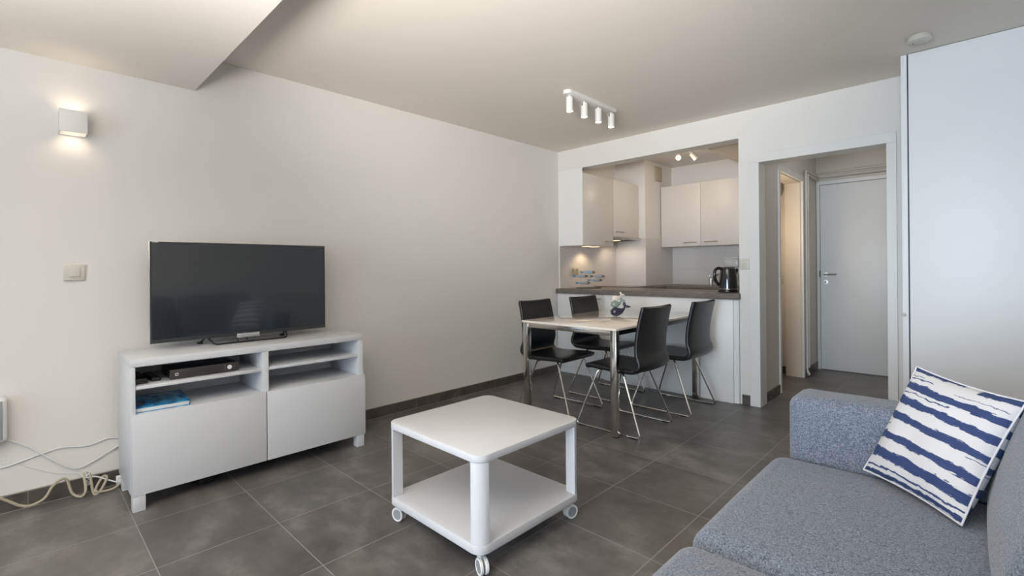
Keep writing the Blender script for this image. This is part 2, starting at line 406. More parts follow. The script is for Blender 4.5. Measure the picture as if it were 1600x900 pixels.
def obj(name, bm, mats, parent=None, smooth=True, ang=35):
    me = bpy.data.meshes.new(name); bm.to_mesh(me); bm.free()
    for m in (mats if isinstance(mats, (list, tuple)) else [mats]): me.materials.append(MT[m])
    if smooth:
        for p in me.polygons: p.use_smooth = True
        me.set_sharp_from_angle(angle=math.radians(ang))
    o = bpy.data.objects.new(name, me); COL.objects.link(o)
    if parent: o.parent = parent
    return o
def thing(name, label, cat, loc=(0, 0, 0), rz=0, group=None):
    o = bpy.data.objects.new(name, None); COL.objects.link(o); o.location = loc; o.rotation_euler = (0, 0, rz)
    o['label'] = label; o['category'] = cat
    if group: o['group'] = group
    o.empty_display_size = 0.05
    return o
def tag(o, label, cat, group=None):
    o['label'] = label; o['category'] = cat
    if group: o['group'] = group
    return o
def struct(name, bm, m, parent=None, smooth=False):
    o = obj(name, bm, m, parent, smooth)
    if parent is None: o['kind'] = 'structure'
    return o
def B(*boxes, bev=0.0, seg=2):
    bm = bmesh.new()
    for lo, hi in boxes: box(bm, lo, hi, bev, seg=seg)
    return bm
def dup(root, loc, rz, label):
    r = root.copy(); COL.objects.link(r); r.location = loc; r.rotation_euler = (0, 0, rz); r['label'] = label
    for ch in list(root.children):
        c = ch.copy(); COL.objects.link(c); c.parent = r
        for g in list(ch.children):
            d = g.copy(); COL.objects.link(d); d.parent = c
    return r

# ------------------------------------------------------------------ the room shell
H = 2.43; RX = 4.3; YB = -7.6
struct('floor', B(((-0.15, YB - 0.15, -0.12), (RX + 0.15, 2.2, 0))), 'floor')
struct('wall_left', B(((-0.15, YB - 0.15, 0), (0, 2.2, 2.6))), 'wall')
struct('wall_right', B(((RX, YB - 0.15, 0), (RX + 0.15, 0.15, 2.6))), 'wall')
# back wall: kitchen opening, passage opening
struct('wall_back', B(((0, 0, 2.212), (0.33, 0.15, H)), ((0.33, 0, 2.212), (1.915, 0.15, H)),
                      ((1.915, 0, 0), (2.062, 0.15, H)), ((2.062, 0, 1.998), (2.905, 0.15, H)), ((2.905, 0, 0), (RX, 0.15, H))), 'wall')
# front wall with the wide window behind the camera
struct('wall_front', B(((0, YB - 0.15, 0), (1.3, YB, 2.6)), ((4.2, YB - 0.15, 0), (RX, YB, 2.6)),
                       ((1.3, YB - 0.15, 0), (4.2, YB, 0.15)), ((1.3, YB - 0.15, 2.15), (4.2, YB, 2.6))), 'wall')
bm = bmesh.new()
for x0, x1 in ((1.3, 2.27), (2.27, 3.23), (3.23, 4.2)):
    for lo, hi in (((x0, 0, 0.15), (x0 + 0.05, 0, 2.15)), ((x1 - 0.05, 0, 0.15), (x1, 0, 2.15)), ((x0, 0, 0.15), (x1, 0, 0.21)), ((x0, 0, 2.09), (x1, 0, 2.15))):
        box(bm, (lo[0], YB - 0.11, lo[2]), (hi[0], YB - 0.05, hi[2]), 0.003)
wf = struct('window_1', bm, 'trimw')
for k, (x0, x1) in enumerate(((1.35, 2.22), (2.32, 3.18), (3.28, 4.15))):
    obj('pane', B(((x0, YB - 0.083, 0.21), (x1, YB - 0.077, 2.09))), 'glass', wf, smooth=False)
bm = B(((-0.15, -3.45, H), (RX + 0.15, 0.15, H + 0.12)))
struct('ceiling', bm, 'ceiling')
struct('ceiling_beam', B(((0, YB, 2.217), (RX, -3.45, 2.6))), 'ceiling')
struct('ceiling_kitchen', B(((0, 0.15, 2.47), (1.95, 2.2, 2.6))), 'kitch')
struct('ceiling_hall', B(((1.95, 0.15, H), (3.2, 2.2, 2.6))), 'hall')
# kitchen: back wall, duct, slanting side partition, tiled splashbacks
struct('wall_kitchen_back', B(((0, 1.905, 0), (1.44, 2.02, 2.47))), 'wall')
struct('wall_duct', B(((0.0, 1.181, 0.0), (0.416, 1.905, 2.47))), 'wall')
bm = bmesh.new(); prism(bm, [(1.915, 0.15), (2.055, 0.15), (2.055, 0.575), (1.80, 0.575)], 0, H)
prism(bm, [(1.80, 0.575), (1.83, 0.575), (1.42, 1.905), (1.375, 1.905)], 0, 2.47)
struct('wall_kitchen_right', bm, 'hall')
bm = bmesh.new()
box(bm, (0, 0.02, 0.918), (0.008, 1.18, 1.52)); box(bm, (0, 1.173, 0.918), (0.416, 1.181, 1.505)); box(bm, (0.416, 1.173, 0.918), (0.424, 1.905, 1.505)); box(bm, (0.424, 1.897, 0.918), (1.40, 1.905, 1.42))
struct('wall_splashback', bm, 'splash')
struct('trim_7', B(((0.0, 0.0, 0.918), (0.012, 0.02, 1.387))), 'trimw')
# hall and bathroom beyond the passage
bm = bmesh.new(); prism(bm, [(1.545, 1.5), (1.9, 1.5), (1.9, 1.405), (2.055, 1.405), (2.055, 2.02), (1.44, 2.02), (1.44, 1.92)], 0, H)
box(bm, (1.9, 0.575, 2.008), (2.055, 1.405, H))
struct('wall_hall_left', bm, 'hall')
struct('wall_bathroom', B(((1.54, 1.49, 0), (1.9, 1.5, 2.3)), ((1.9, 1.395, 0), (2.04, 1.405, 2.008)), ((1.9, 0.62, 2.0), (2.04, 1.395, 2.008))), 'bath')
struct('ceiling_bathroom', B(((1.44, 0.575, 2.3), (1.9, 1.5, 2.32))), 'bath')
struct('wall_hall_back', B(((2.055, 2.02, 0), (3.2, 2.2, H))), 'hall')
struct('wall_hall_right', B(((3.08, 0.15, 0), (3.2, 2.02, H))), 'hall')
# passage frame
FR = 0.015
bm = bmesh.new()
box(bm, (1.997, -FR, 0), (2.075, 0.0, 1.985), 0.002); box(bm, (2.892, -FR, 0), (2.947, 0.0, 1.985), 0.002)
box(bm, (1.997, -FR, 1.985), (2.947, 0.0, 2.057), 0.002)
box(bm, (2.062, 0.0, 0), (2.075, 0.15, 1.985)); box(bm, (2.892, 0, 0), (2.905, 0.15, 1.985)); box(bm, (2.062, 0, 1.985), (2.905, 0.15, 1.998))
struct('door_1', bm, 'trimw')
# bathroom door casing
bm = bmesh.new()
box(bm, (2.055, 0.575, 0), (2.068, 0.62, 2.06), 0.002); box(bm, (2.055, 1.395, 0), (2.068, 1.44, 2.06), 0.002); box(bm, (2.055, 0.62, 2.008), (2.068, 1.395, 2.06), 0.002)
box(bm, (1.9, 0.575, 0), (2.055, 0.59, 2.0))
struct('door_2', bm, 'trimw')
# flat hall door in its frame
bm = bmesh.new()
for lo, hi in (((2.06, 1.995, 0), (2.092, 2.02, 2.08)), ((2.092, 1.995, 2.036), (2.95, 2.02, 2.08)), ((2.918, 1.995, 0), (2.95, 2.02, 2.036))): box(bm, lo, hi, 0.002)
box(bm, (2.092, 2.012, 0), (2.918, 2.02, 2.036), mi=1)
d3 = struct('door_3', bm, ['doorg', 'gap'])
obj('door_leaf', B(((2.096, 1.998, 0.006), (2.914, 2.012, 2.031)), bev=0.0015), 'doorg', d3)
bm = bmesh.new(); lathe(bm, [(0, 0), (0.026, 0), (0.026, 0.006), (0, 0.007)], axis=((2.142, 1.998, 1.047), (0, -1, 0)), seg=24)
tube(bm, [(2.142, 1.995, 1.047), (2.142, 1.955, 1.047), (2.15, 1.945, 1.047), (2.25, 1.945, 1.049)], 0.009)
hd = obj('door_handle', bm, 'steel', d3)
bm = bmesh.new(); lathe(bm, [(0, 0), (0.026, 0), (0.026, 0.006), (0, 0.007)], axis=((2.142, 1.998, 0.965), (0, -1, 0)), seg=24)
lk = obj('lock_plate', bm, 'steel', d3)
obj('keyhole', B(((2.138, 1.988, 0.953), (2.146, 1.992, 0.972))), 'darkslot', lk)
obj('hinge_plate', B(((2.086, 1.990, 1.02), (2.094, 1.995, 1.09))), 'darkslot', d3)

# skirting
def skirt(name, lo, hi, gro):
    o = struct(name, B((lo, hi)), 'base'); obj('grout_line', B(gro), 'grout', o)
skirt('baseboard_left', (0, YB, 0.0), (0.01, -0.03, 0.078), ((0.0, YB, 0.078), (0.009, -0.03, 0.0815)))
obj('floor_joint', B(((0.01, YB, 0), (0.0135, -0.03, 0.002))), 'grout', bpy.data.objects['baseboard_left'])
skirt('baseboard_back', (1.932, -0.01, 0), (1.997, 0, 0.078), ((1.932, -0.009, 0.078), (1.997, 0, 0.083)))
skirt('baseboard_passage', (2.055, 0.152, 0), (2.065, 0.573, 0.078), ((2.055, 0.152, 0.078), (2.064, 0.573, 0.081)))
skirt('baseboard_hall', (2.055, 1.442, 0), (2.065, 1.993, 0.078), ((2.055, 1.442, 0.078), (2.064, 1.993, 0.081)))
skirt('baseboard_bathroom', (1.55, 1.48, 0), (1.898, 1.49, 0.078), ((1.55, 1.481, 0.03), (1.898, 1.4895, 0.032)))
skirt('baseboard_right', (RX - 0.01, YB, 0), (RX, -0.42, 0.078), ((RX - 0.009, YB, 0.078), (RX, -0.42, 0.081)))

# ------------------------------------------------------------------ wardrobe
wd = thing('wardrobe', 'tall white built-in wardrobe right of the passage, behind the sofa', 'wardrobe', (3.6, -0.2, 0))
def rel(o, parent):  # keep world coordinates under a parent that has its own location
    o.matrix_parent_inverse = Matrix.Translation(-parent.location); return o
rel(obj('side_panel', B(((3.007, -0.402, 0.0), (3.036, -0.002, 2.428)), bev=0.0015), 'ward', wd), wd)
rel(obj('carcass', B(((3.0365, -0.38, 0.0), (RX - 0.002, -0.002, 2.428))), 'gap', wd), wd)
rel(obj('door', B(((3.043, -0.404, 0.01), (3.665, -0.384, 2.427)), bev=0.002), 'ward', wd), wd)
rel(obj('door', B(((3.669, -0.404, 0.01), (RX - 0.004, -0.384, 2.427)), bev=0.002), 'ward', wd), wd)
bm = bmesh.new(); lathe(bm, [(0, 0), (0.011, 0), (0.011, 0.004), (0.005, 0.006), (0.005, 0.013), (0, 0.014)], axis=((3.0145, -0.402, 0.838), (0, -1, 0)), seg=16)
rel(obj('knob', bm, 'creamlt', wd), wd)

# ------------------------------------------------------------------ kitchen
# worktop (U-shape)
bm = bmesh.new()
prism(bm, [(0.002, -0.06), (1.925, -0.06), (1.925, -0.002), (1.91, -0.002), (1.91, 0.145), (1.905, 0.16), (1.785, 0.55), (0.62, 0.55), (0.62, 1.30), (1.545, 1.30), (1.43, 1.65), (1.37, 1.895), (0.425, 1.895), (0.425, 1.172), (0.009, 1.172), (0.009, 0.02), (0.002, 0.0)], 0.868, 0.918, bev=0.002)
tag(obj('worktop', bm, 'worktop'), 'grey brown stone-look laminate worktop running along the bar and round the kitchen', 'worktop')
bc = thing('bar_cabinet', 'white closed cabinet under the bar end beside the left wall', 'cabinet', (0.3, 0.1, 0))
rel(obj('body', B(((0.004, -0.018, 0.10), (0.592, 0.54, 0.866))), 'panelw', bc), bc)
rel(obj('plinth', B(((0.014, 0.0, 0.0), (0.592, 0.02, 0.099))), 'panelw', bc), bc)
rel(obj('door', B(((0.006, -0.036, 0.085), (0.592, -0.0185, 0.862)), bev=0.0012), 'panelw', bc), bc)
bm = bmesh.new(); tube(bm, [(0.50, -0.037, 0.825), (0.50, -0.058, 0.825), (0.505, -0.062, 0.825), (0.565, -0.062, 0.825), (0.57, -0.058, 0.825), (0.57, -0.037, 0.825)], 0.005)
rel(obj('handle', bm, 'steel', bc), bc)
bp_ = thing('bar_back_board', 'wide plain white back panel of the bar facing the dining table', 'board', (1.2, 0, 0))
rel(obj('panel', B(((0.596, -0.036, 0.0), (1.872, -0.018, 0.866)), bev=0.001), 'panelw', bp_), bp_)
rel(obj('end_panel', B(((1.78, -0.0175, 0.0), (1.913, 0.14, 0.866))), 'panelw', bp_), bp_)
tag(obj('base_cabinet', B(((0.004, 0.545, 0.0), (0.60, 1.165, 0.866))), 'kitch'), 'white base cabinet carrying the hob beside the left wall', 'cabinet')
tag(obj('sink_cabinet', B(((0.430, 1.32, 0.0), (1.39, 1.85, 0.866))), 'kitch'), 'white base cabinet under the rear worktop and tap', 'cabinet')
bm = B(((0.06, 0.60, 0.9185), (0.56, 1.12, 0.925)), bev=0.001)
tag(obj('hob', bm, 'glossbl'), 'flat black glass hob set on the worktop in front of the duct', 'hob')

def wall_cabinet(name, label, loc, w_, dep, h_, ndoor, axis, handles, group=None):
    """box cabinet; axis 'x': front faces +X and width runs along +Y; axis 'y': front faces -Y and width runs along +X"""
    t = thing(name, label, 'cabinet', loc, 0, group)
    def bx(a0, a1, d0, d1, z0, z1, bev=0.001):
        return B(((d0, a0, z0), (d1, a1, z1)), bev=bev) if axis == 'x' else B(((a0, -d1, z0), (a1, -d0, z1)), bev=bev)
    obj('body', bx(0, w_, 0, dep - 0.02, 0, h_), 'kitch', t)
    dw = w_ / ndoor
    for k in range(ndoor):
        dr = obj('door', bx(k * dw + 0.0015, (k + 1) * dw - 0.0015, dep - 0.019, dep, 0, h_, 0.0015), 'kitch', t)
        a0, a1, z = handles[k]
        bm = bmesh.new()
        def P(a, d): return (d, a, z) if axis == 'x' else (a, -d, z)
        tube(bm, [P(a0, dep), P(a0, dep + 0.022), P(a0 + 0.004, dep + 0.026), P(a1 - 0.004, dep + 0.026), P(a1, dep + 0.022), P(a1, dep)], 0.005)
        obj('handle', bm, 'steel', dr)
    return t
c1 = wall_cabinet('wall_cabinet', 'large cream-white wall cabinet nearest the living room, beside the left wall', (0.009, -0.0, 1.387), 0.597, 0.321, 0.772, 1, 'x', [(0.43, 0.56, 0.05)])
# its end panel shows flush with the back wall
obj('end_panel', B(((-0.007, -0.003, 0.0), (0.321, -0.0005, 0.8245)),), 'panelw', c1)
for y_ in (0.28, 0.44): obj('led_strip', B(((0.10, y_, -0.003), (0.20, y_ + 0.05, -0.0005))), 'led', c1, smooth=False)
c2 = wall_cabinet('wall_cabinet', 'shorter cream-white wall cabinet above the extractor hood', (0.009, 0.603, 1.51), 0.57, 0.321, 0.649, 1, 'x', [(0.05, 0.19, 0.05)])
c3 = wall_cabinet('wall_cabinet', 'two-door cream-white wall cabinet on the rear kitchen wall', (0.427, 1.895, 1.40), 1.02 - 0.0, 0.32, 0.77, 2, 'y', [(0.31, 0.46, 0.045), (0.56, 0.71, 0.045)])
hd_ = thing('extractor_hood', 'slim grey extractor hood under the shorter wall cabinet', 'extractor hood', (0.009, 0.606, 1.474))
obj('body', B(((0.0, 0.0, 0.004), (0.33, 0.56, 0.034)), bev=0.001), 'steel', hd_)
obj('front_lip', B(((0.331, 0.0, 0.0), (0.352, 0.56, 0.03)), bev=0.002), 'steel', hd_)
obj('lamp', B(((0.12, 0.22, -0.001), (0.20, 0.34, 0.0035))), 'led', hd_, smooth=False)
for y_ in (0.03, 0.36): obj('filter', B(((0.04, y_, 0.0), (0.30, y_ + 0.17, 0.0035))), 'darkslot', hd_)
def pt(name, loc, power, col, r=0.03):
    d = bpy.data.lights.new(name, 'POINT'); d.energy = power; d.color = col; d.shadow_soft_size = r
    o = bpy.data.objects.new(name, d); o.location = loc; COL.objects.link(o); return o
def spot(name, loc, direction, power, col, ang=80, blend=0.6, r=0.02):
    d = bpy.data.lights.new(name, 'SPOT'); d.energy = power; d.color = col; d.spot_size = math.radians(ang); d.spot_blend = blend; d.shadow_soft_size = r
    o = bpy.data.objects.new(name, d); o.location = loc; o.rotation_euler = Vector(direction).to_track_quat('-Z', 'Y').to_euler(); COL.objects.link(o); return o
WARM = (1.0, 0.72, 0.45)
spot('under_cabinet_light', (0.14, 0.40, 1.37), (0, 0, -1), 3.0, WARM, 140)
spot('hood_light', (0.20, 0.88, 1.465), (0, 0.25, -1), 3.0, (1, 0.78, 0.58), 150)
# vent grille on the duct side
vt = thing('vent_grille', 'small yellowed vent grille high on the kitchen duct', 'vent', (0.424, 1.50, 2.33))
obj('frame', B(((-0.008, -0.085, -0.09), (0.012, 0.085, 0.09)), bev=0.003), 'vent', vt)
obj('slats', B(*[((0.0125, -0.06, -0.062 + 0.02 * k), (0.017, 0.06, -0.054 + 0.02 * k)) for k in range(7)]), 'cream', vt)
# double socket on the splashback
so = thing('wall_socket', 'cream double power socket on the tiles behind the fish sculpture', 'socket', (0.0085, 0.27, 1.112))
obj('plate', B(((0, -0.082, -0.045), (0.010, 0.082, 0.045)), bev=0.003), 'cream', so)
for s in (-0.037, 0.037):
    bm = bmesh.new(); lathe(bm, [(0, 0), (0.027, 0), (0.030, 0.003), (0.024, 0.004), (0.022, 0.001), (0, 0.0005)], axis=((0.010, s, 0), (1, 0, 0)), seg=20)
    cup = obj('outlet', bm, 'vent', so)
    obj('pin_hole', B(((0.0118, s - 0.011, -0.003), (0.0135, s - 0.006, 0.003)), ((0.0118, s + 0.006, -0.003), (0.0135, s + 0.011, 0.003))), 'darkslot', cup)
# light switches
def switch(name, label, loc, face, w_, h_, n, mt):
    t = thing(name, label, 'light switch', loc)
    def bx(a0, a1, d0, d1, z0, z1, bev): return B(((d0, a0, z0), (d1, a1, z1)), bev=bev) if face == 'x' else B(((a0, -d1, z0), (a1, -d0, z1)), bev=bev)
    obj('plate', bx(-w_ / 2, w_ / 2, 0, 0.010, -h_ / 2, h_ / 2, 0.003), mt, t)
    iw, ih = w_ * 0.52, h_ * 0.56
    for k in range(n):
        z0 = -ih / 2 + k * ih / n; obj('rocker', bx(-iw / 2, iw / 2, 0.0095, 0.014, z0 + 0.001, z0 + ih / n - 0.001, 0.0015), mt, t)
switch('light_switch', 'square cream light switch on the left wall beside the television', (0.0005, -3.986, 1.141), 'x', 0.083, 0.083, 1, 'creamlt')
switch('light_switch', 'cream two-rocker light switch between kitchen opening and passage frame', (1.957, -0.0005, 1.163), 'y', 0.076, 0.086, 2, 'creamlt')

# kettle
kt = thing('kettle', 'glossy black electric kettle at the right end of the bar', 'kettle', (1.745, 0.215, 0.918), math.radians(224.1 - 180))
bm = bmesh.new(); lathe(bm, [(0, 0), (0.083, 0), (0.086, 0.006), (0.084, 0.018), (0.07, 0.022), (0, 0.022)]); obj('base', bm, 'glossbl', kt)
bm = bmesh.new(); lathe(bm, [(0, 0.023), (0.078, 0.023), (0.080, 0.026), (0.0795, 0.030), (0, 0.031)]); obj('steel_ring', bm, 'chrome', kt)
bm = bmesh.new(); lathe(bm, [(0, 0.0315), (0.078, 0.0315), (0.077, 0.06), (0.072, 0.13), (0.066, 0.19), (0.064, 0.205), (0.058, 0.211), (0, 0.212)]); obj('body', bm, 'glossbl', kt)
bm = bmesh.new(); lathe(bm, [(0, 0.2125), (0.056, 0.2125), (0.054, 0.219), (0.03, 0.223), (0, 0.224)]); obj('lid', bm, 'blackpl', kt)
bm = bmesh.new()
tube(bm, catmull([(-0.052, 0, 0.205), (-0.085, 0, 0.212), (-0.112, 0, 0.197), (-0.122, 0, 0.160), (-0.117, 0, 0.12), (-0.100, 0, 0.085), (-0.076, 0, 0.06)]), 0.0125, 12, flat=1.1)
obj('handle', bm, 'glossbl', kt)
bm = bmesh.new(); tube(bm, [(0.055, 0, 0.165), (0.074, 0, 0.19), (0.086, 0, 0.203)], [0.022, 0.018, 0.010], 12); obj('spout', bm, 'glossbl', kt)
# white appliance at the back
ap = thing('coffee_maker', 'white translucent coffee maker standing behind the black kettle', 'coffee maker', (1.345, 1.50, 0.918))
obj('base', B(((-0.075, -0.09, 0), (0.075, 0.09, 0.05)), bev=0.01), 'icon', ap)
obj('column', B(((-0.075, 0.04, 0.051), (0.075, 0.09, 0.22)), bev=0.01), 'icon', ap)
obj('water_tank', B(((-0.075, -0.088, 0.221), (0.075, 0.09, 0.315)), bev=0.012), 'glassw', ap)
obj('rim', B(((-0.078, -0.092, 0.316), (0.078, 0.092, 0.326)), bev=0.004), 'icon', ap)
bm = bmesh.new(); lathe(bm, [(0, 0.052), (0.05, 0.052), (0.056, 0.08), (0.056, 0.14), (0.045, 0.165), (0, 0.166)], cy=-0.025); obj('jug', bm, 'glassw', ap)
# tap
tp = thing('kitchen_tap', 'chrome kitchen tap on the rear worktop left of the kettle', 'tap', (1.00, 1.72, 0.918))
bm = bmesh.new(); lathe(bm, [(0, 0), (0.026, 0), (0.026, 0.01), (0.020, 0.015), (0.020, 0.085), (0.012, 0.095), (0, 0.097)]); obj('body', bm, 'chrome', tp)
bm = bmesh.new(); tube(bm, catmull([(0.015, 0, 0.05), (0.05, -0.03, 0.09), (0.09, -0.06, 0.125), (0.12, -0.08, 0.135)]), 0.011); obj('spout', bm, 'steel', tp)
bm = bmesh.new(); tube(bm, [(0, 0, 0.095), (0.0, -0.02, 0.11), (0.01, -0.07, 0.115)], 0.006); obj('lever', bm, 'chrome', tp)

# fish sculpture on the bar
FA = math.atan2(0.134, 0.211)
fs = thing('fish_sculpture', 'driftwood fish shoal on wire rods over a black base, on the bar', 'ornament', (0.161, 0.125, 0.9185), FA)
obj('base', B(((-0.01, -0.02, 0), (0.255, 0.02, 0.010)), bev=0.001), 'blackpl', fs)
fish = [(0.029, 0.198, 0.176, 'fs1', 'fishblue', 0.121, 0.004), (-0.054, 0.121, 0.134, 'fs2', 'fishblue', 0.038, -0.010), (0.134, 0.302, 0.132, 'fs2', 'fishnavy', 0.226, -0.006),
        (0.105, 0.274, 0.089, 'fs2', 'fishblue', 0.191, 0.010), (-0.026, 0.144, 0.058, 'fs2', 'fishblue', 0.066, 0.012)]
for x0, x1, z, bmt, tmt, rx, y in fish:
    L = x1 - x0
    bm = bmesh.new(); tube(bm, [(rx, y, 0.0105), (rx, y, z - 0.004)], 0.0016, 6); obj('rod', bm, 'steel', fs)
    def fx(a): return x0 + L * a
    bm = bmesh.new(); tube(bm, [(fx(a), y, z) for a in (0.24, 0.32, 0.45, 0.58, 0.70, 0.80)], [0.004, 0.0055, 0.009, 0.0105, 0.011, 0.0105], 14, flat=1.6)
    f = obj('fish_body', bm, bmt, fs)
    bm = bmesh.new(); tube(bm, [(fx(a), y, z) for a in (0.802, 0.87, 0.94, 1.0)], [0.0098, 0.0085, 0.005, 0.0012], 14, flat=1.6); obj('fish_head', bm, 'wood', f)
    bm = bmesh.new()
    t = bmesh.new(); sec = [(0.238, 0.0035), (0.16, 0.008), (0.02, 0.0135)]
    for s in (-1, 1):
        pass
    t.free()
    for s in (-1, 1):
        tt = bmesh.new(); prof = [(0.238, -0.0035), (0.238, 0.0035), (0.15, 0.009), (0.0, 0.0145), (0.055, 0.0), (0.0, -0.0145), (0.15, -0.009)]
        vs = [tt.verts.new((fx(a), y + s * 0.0022, z + b_)) for a, b_ in prof]; tt.faces.new(vs if s > 0 else vs[::-1])
        if s < 0: vl = [v.co.copy() for v in tt.verts]
        tt.free()
    tt = bmesh.new(); A = [tt.verts.new((fx(a), y - 0.0022, z + b_)) for a, b_ in prof]; Bv = [tt.verts.new((fx(a), y + 0.0022, z + b_)) for a, b_ in prof]
    tt.faces.new(A); tt.faces.new(Bv[::-1])
    for k in range(7): tt.faces.new((A[k], Bv[k], Bv[(k + 1) % 7], A[(k + 1) % 7]))
    bmesh.ops.recalc_face_normals(tt, faces=tt.faces); merge(bm, tt)
    obj('fish_tail', bm, tmt, f, smooth=False)

# kitchen ceiling spots
ks = thing('ceiling_spotlight', 'white two-head spotlight on the kitchen ceiling', 'ceiling light', (0.98, 0.99, 2.47))
bm = bmesh.new(); lathe(bm, [(0, -0.0005), (0.06, -0.0005), (0.06, -0.020), (0.055, -0.024), (0, -0.024)]); obj('base', bm, 'trimw', ks)
for (dx, dy, d, lit) in ((-0.05, 0.01, Vector((0.35, -0.75, -0.55)), True), (0.09, 0.03, Vector((0.45, 0.50, -0.75)), False)):
    d.normalize(); o_ = Vector((dx, dy, -0.062))
    bm = bmesh.new(); lathe(bm, [(0, 0), (0.026, 0.0), (0.029, 0.008), (0.029, 0.085), (0.026, 0.088), (0.024, 0.080), (0, 0.080)], axis=(o_, d), seg=20)
    hdx = obj('spot_head', bm, 'trimw', ks)
    bm = bmesh.new(); tube(bm, [(dx * 0.6, dy * 0.6, -0.024), tuple(o_ + d * 0.012)], 0.006); obj('stem', bm, 'trimw', hdx)
    bm = bmesh.new(); lathe(bm, [(0, 0.0805), (0.023, 0.0805), (0.021, 0.084), (0, 0.085)], axis=(o_, d), seg=20); obj('bulb', bm, 'lamp_on2', hdx)
spot('kitchen_spot', (0.98, 0.92, 2.36), (0.1, 0.5, -1), 2.6, (1, 0.78, 0.58), 150)
spot('kitchen_spot', (1.12, 1.02, 2.33), (0.05, -0.2, -1), 2.6, (1, 0.78, 0.58), 150)
pt('kitchen_fill', (0.98, 0.80, 2.18), 4, (1, 0.80, 0.60), 0.06)  # added fill under the spotlight to brighten the cabinet fronts
pt('hall_fill', (2.75, 0.9, 2.36), 3.0, (0.95, 0.97, 1.0), 0.06)  # added fill to brighten the hall, no fitting belongs to it
pt('bathroom_light', (1.84, 0.82, 1.5), 6, (1, 0.80, 0.60), 0.12)

# round mirror in bathroom
bm = bmesh.new(); lathe(bm, [(0.125, 0), (0.15, 0), (0.152, 0.008), (0.145, 0.018), (0.13, 0.018), (0.125, 0.008)], axis=((1.715, 1.489, 1.975), (0, -1, 0)), seg=40)
mr = thing('round_mirror', 'round chrome-rimmed mirror on the bathroom wall seen through the passage', 'mirror', (1.715, 1.489, 1.975))
rel(obj('rim', bm, 'chrome', mr), mr)
bm = bmesh.new(); lathe(bm, [(0, 0.001), (0.128, 0.001), (0.128, 0.007), (0, 0.007)], axis=((1.715, 1.489, 1.975), (0, -1, 0)), seg=40)
rel(obj('glass', bm, 'mirror', mr), mr)
switch('light_switch', 'small cream light switch on the warm bathroom wall', (1.833, 1.4895, 1.0), 'y', 0.05, 0.08, 1, 'cream')

# heating pipes of the hall
def pipe(label, pts, r=0.011):
    bm = bmesh.new(); tube(bm, pts, r, 12); tag(obj('heating_pipe', bm, 'hall'), label, 'pipe')
def bend(pts, rad=0.03, n=5):
    out = [Vector(pts[0])]
    for i in range(1, len(pts) - 1):
        p = Vector(pts[i]); a = (Vector(pts[i - 1]) - p).normalized(); b_ = (Vector(pts[i + 1]) - p).normalized()
        s, e = p + a * rad, p + b_ * rad
        for k in range(n + 1):
            t = k / n; out.append(s * (1 - t) ** 2 + p * 2 * t * (1 - t) + e * t * t)
    out.append(Vector(pts[-1])); return out
pipe('painted pipe topmost of three above the hall door', [(2.057, 2.005, 2.170), (3.078, 2.005, 2.170)])
pipe('middle painted pipe above the hall door, dropping to the floor in the corner', bend([(3.078, 1.99, 2.122), (2.08, 1.99, 2.122), (2.08, 1.463, 2.122), (2.08, 1.463, 0.05), (2.10, 1.463, 0.03), (2.078, 1.50, 0.0125)]))
pipe('lowest painted pipe above the hall door, turning down beside the bathroom door frame', bend([(3.078, 1.982, 2.088), (2.088, 1.982, 2.088), (2.088, 1.50, 2.088), (2.088, 1.50, 0.10), (2.079, 1.53, 0.092)], 0.015))

# ------------------------------------------------------------------ ceiling lights
tr = thing('track_spotlight', 'white ceiling bar with four cylindrical spotlights above the dining area', 'ceiling light', (1.215, -1.11, 2.43))
bm = bmesh.new(); prism(bm, rrect(-0.036, 0.036, -0.325, 0.325, 0.03), -0.028, -0.0005, bev=0.002); obj('bar', bm, 'trimw', tr)
for k, yy in enumerate((-0.276, -0.094, 0.094, 0.276)):
    bm = bmesh.new(); lathe(bm, [(0, -0.042), (0.022, -0.042), (0.0255, -0.046), (0.0255, -0.146), (0.0235, -0.148), (0.0215, -0.140), (0, -0.140)], cy=yy, seg=24)
    hd2 = obj('spot_head', bm, 'trimw', tr)
    bm = bmesh.new(); tube(bm, [(0, yy, -0.0285), (0, yy, -0.042)], 0.006); obj('stem', bm, 'trimw', hd2)
    bm = bmesh.new(); lathe(bm, [(0, -0.1445), (0.0205, -0.1445), (0.0205, -0.1405), (0, -0.1405)], cy=yy, seg=24); obj('bulb', bm, 'lamp_on', hd2)
    if k % 2: obj('tilt_slot', B(((-0.004, yy - 0.0275, -0.067), (0.004, yy - 0.0245, -0.047))), 'darkslot', hd2)
    spot('track_spot', (1.215, -1.11 + yy, 2.43 - 0.15), (0, 0, -1), 2.6, (1, 0.78, 0.56), 95, 0.8)

sm = thing('smoke_detector', 'round white smoke detector on the ceiling in front of the wardrobe', 'smoke detector', (3.113, -0.645, 2.43))
bm = bmesh.new(); lathe(bm, [(0, -0.0005), (0.052, -0.0005), (0.053, -0.010), (0.050, -0.012), (0, -0.012)]); obj('base', bm, 'creamlt', sm)
bm = bmesh.new(); lathe(bm, [(0, -0.0125), (0.056, -0.0125), (0.058, -0.018), (0.057, -0.028), (0.050, -0.033), (0, -0.035)]); obj('cover', bm, 'creamlt', sm)
bm = bmesh.new(); lathe(bm, [(0, -0.0355), (0.004, -0.0355), (0.004, -0.034), (0, -0.034)], cx=-0.028, seg=10); obj('indicator', bm, 'darkslot', sm)

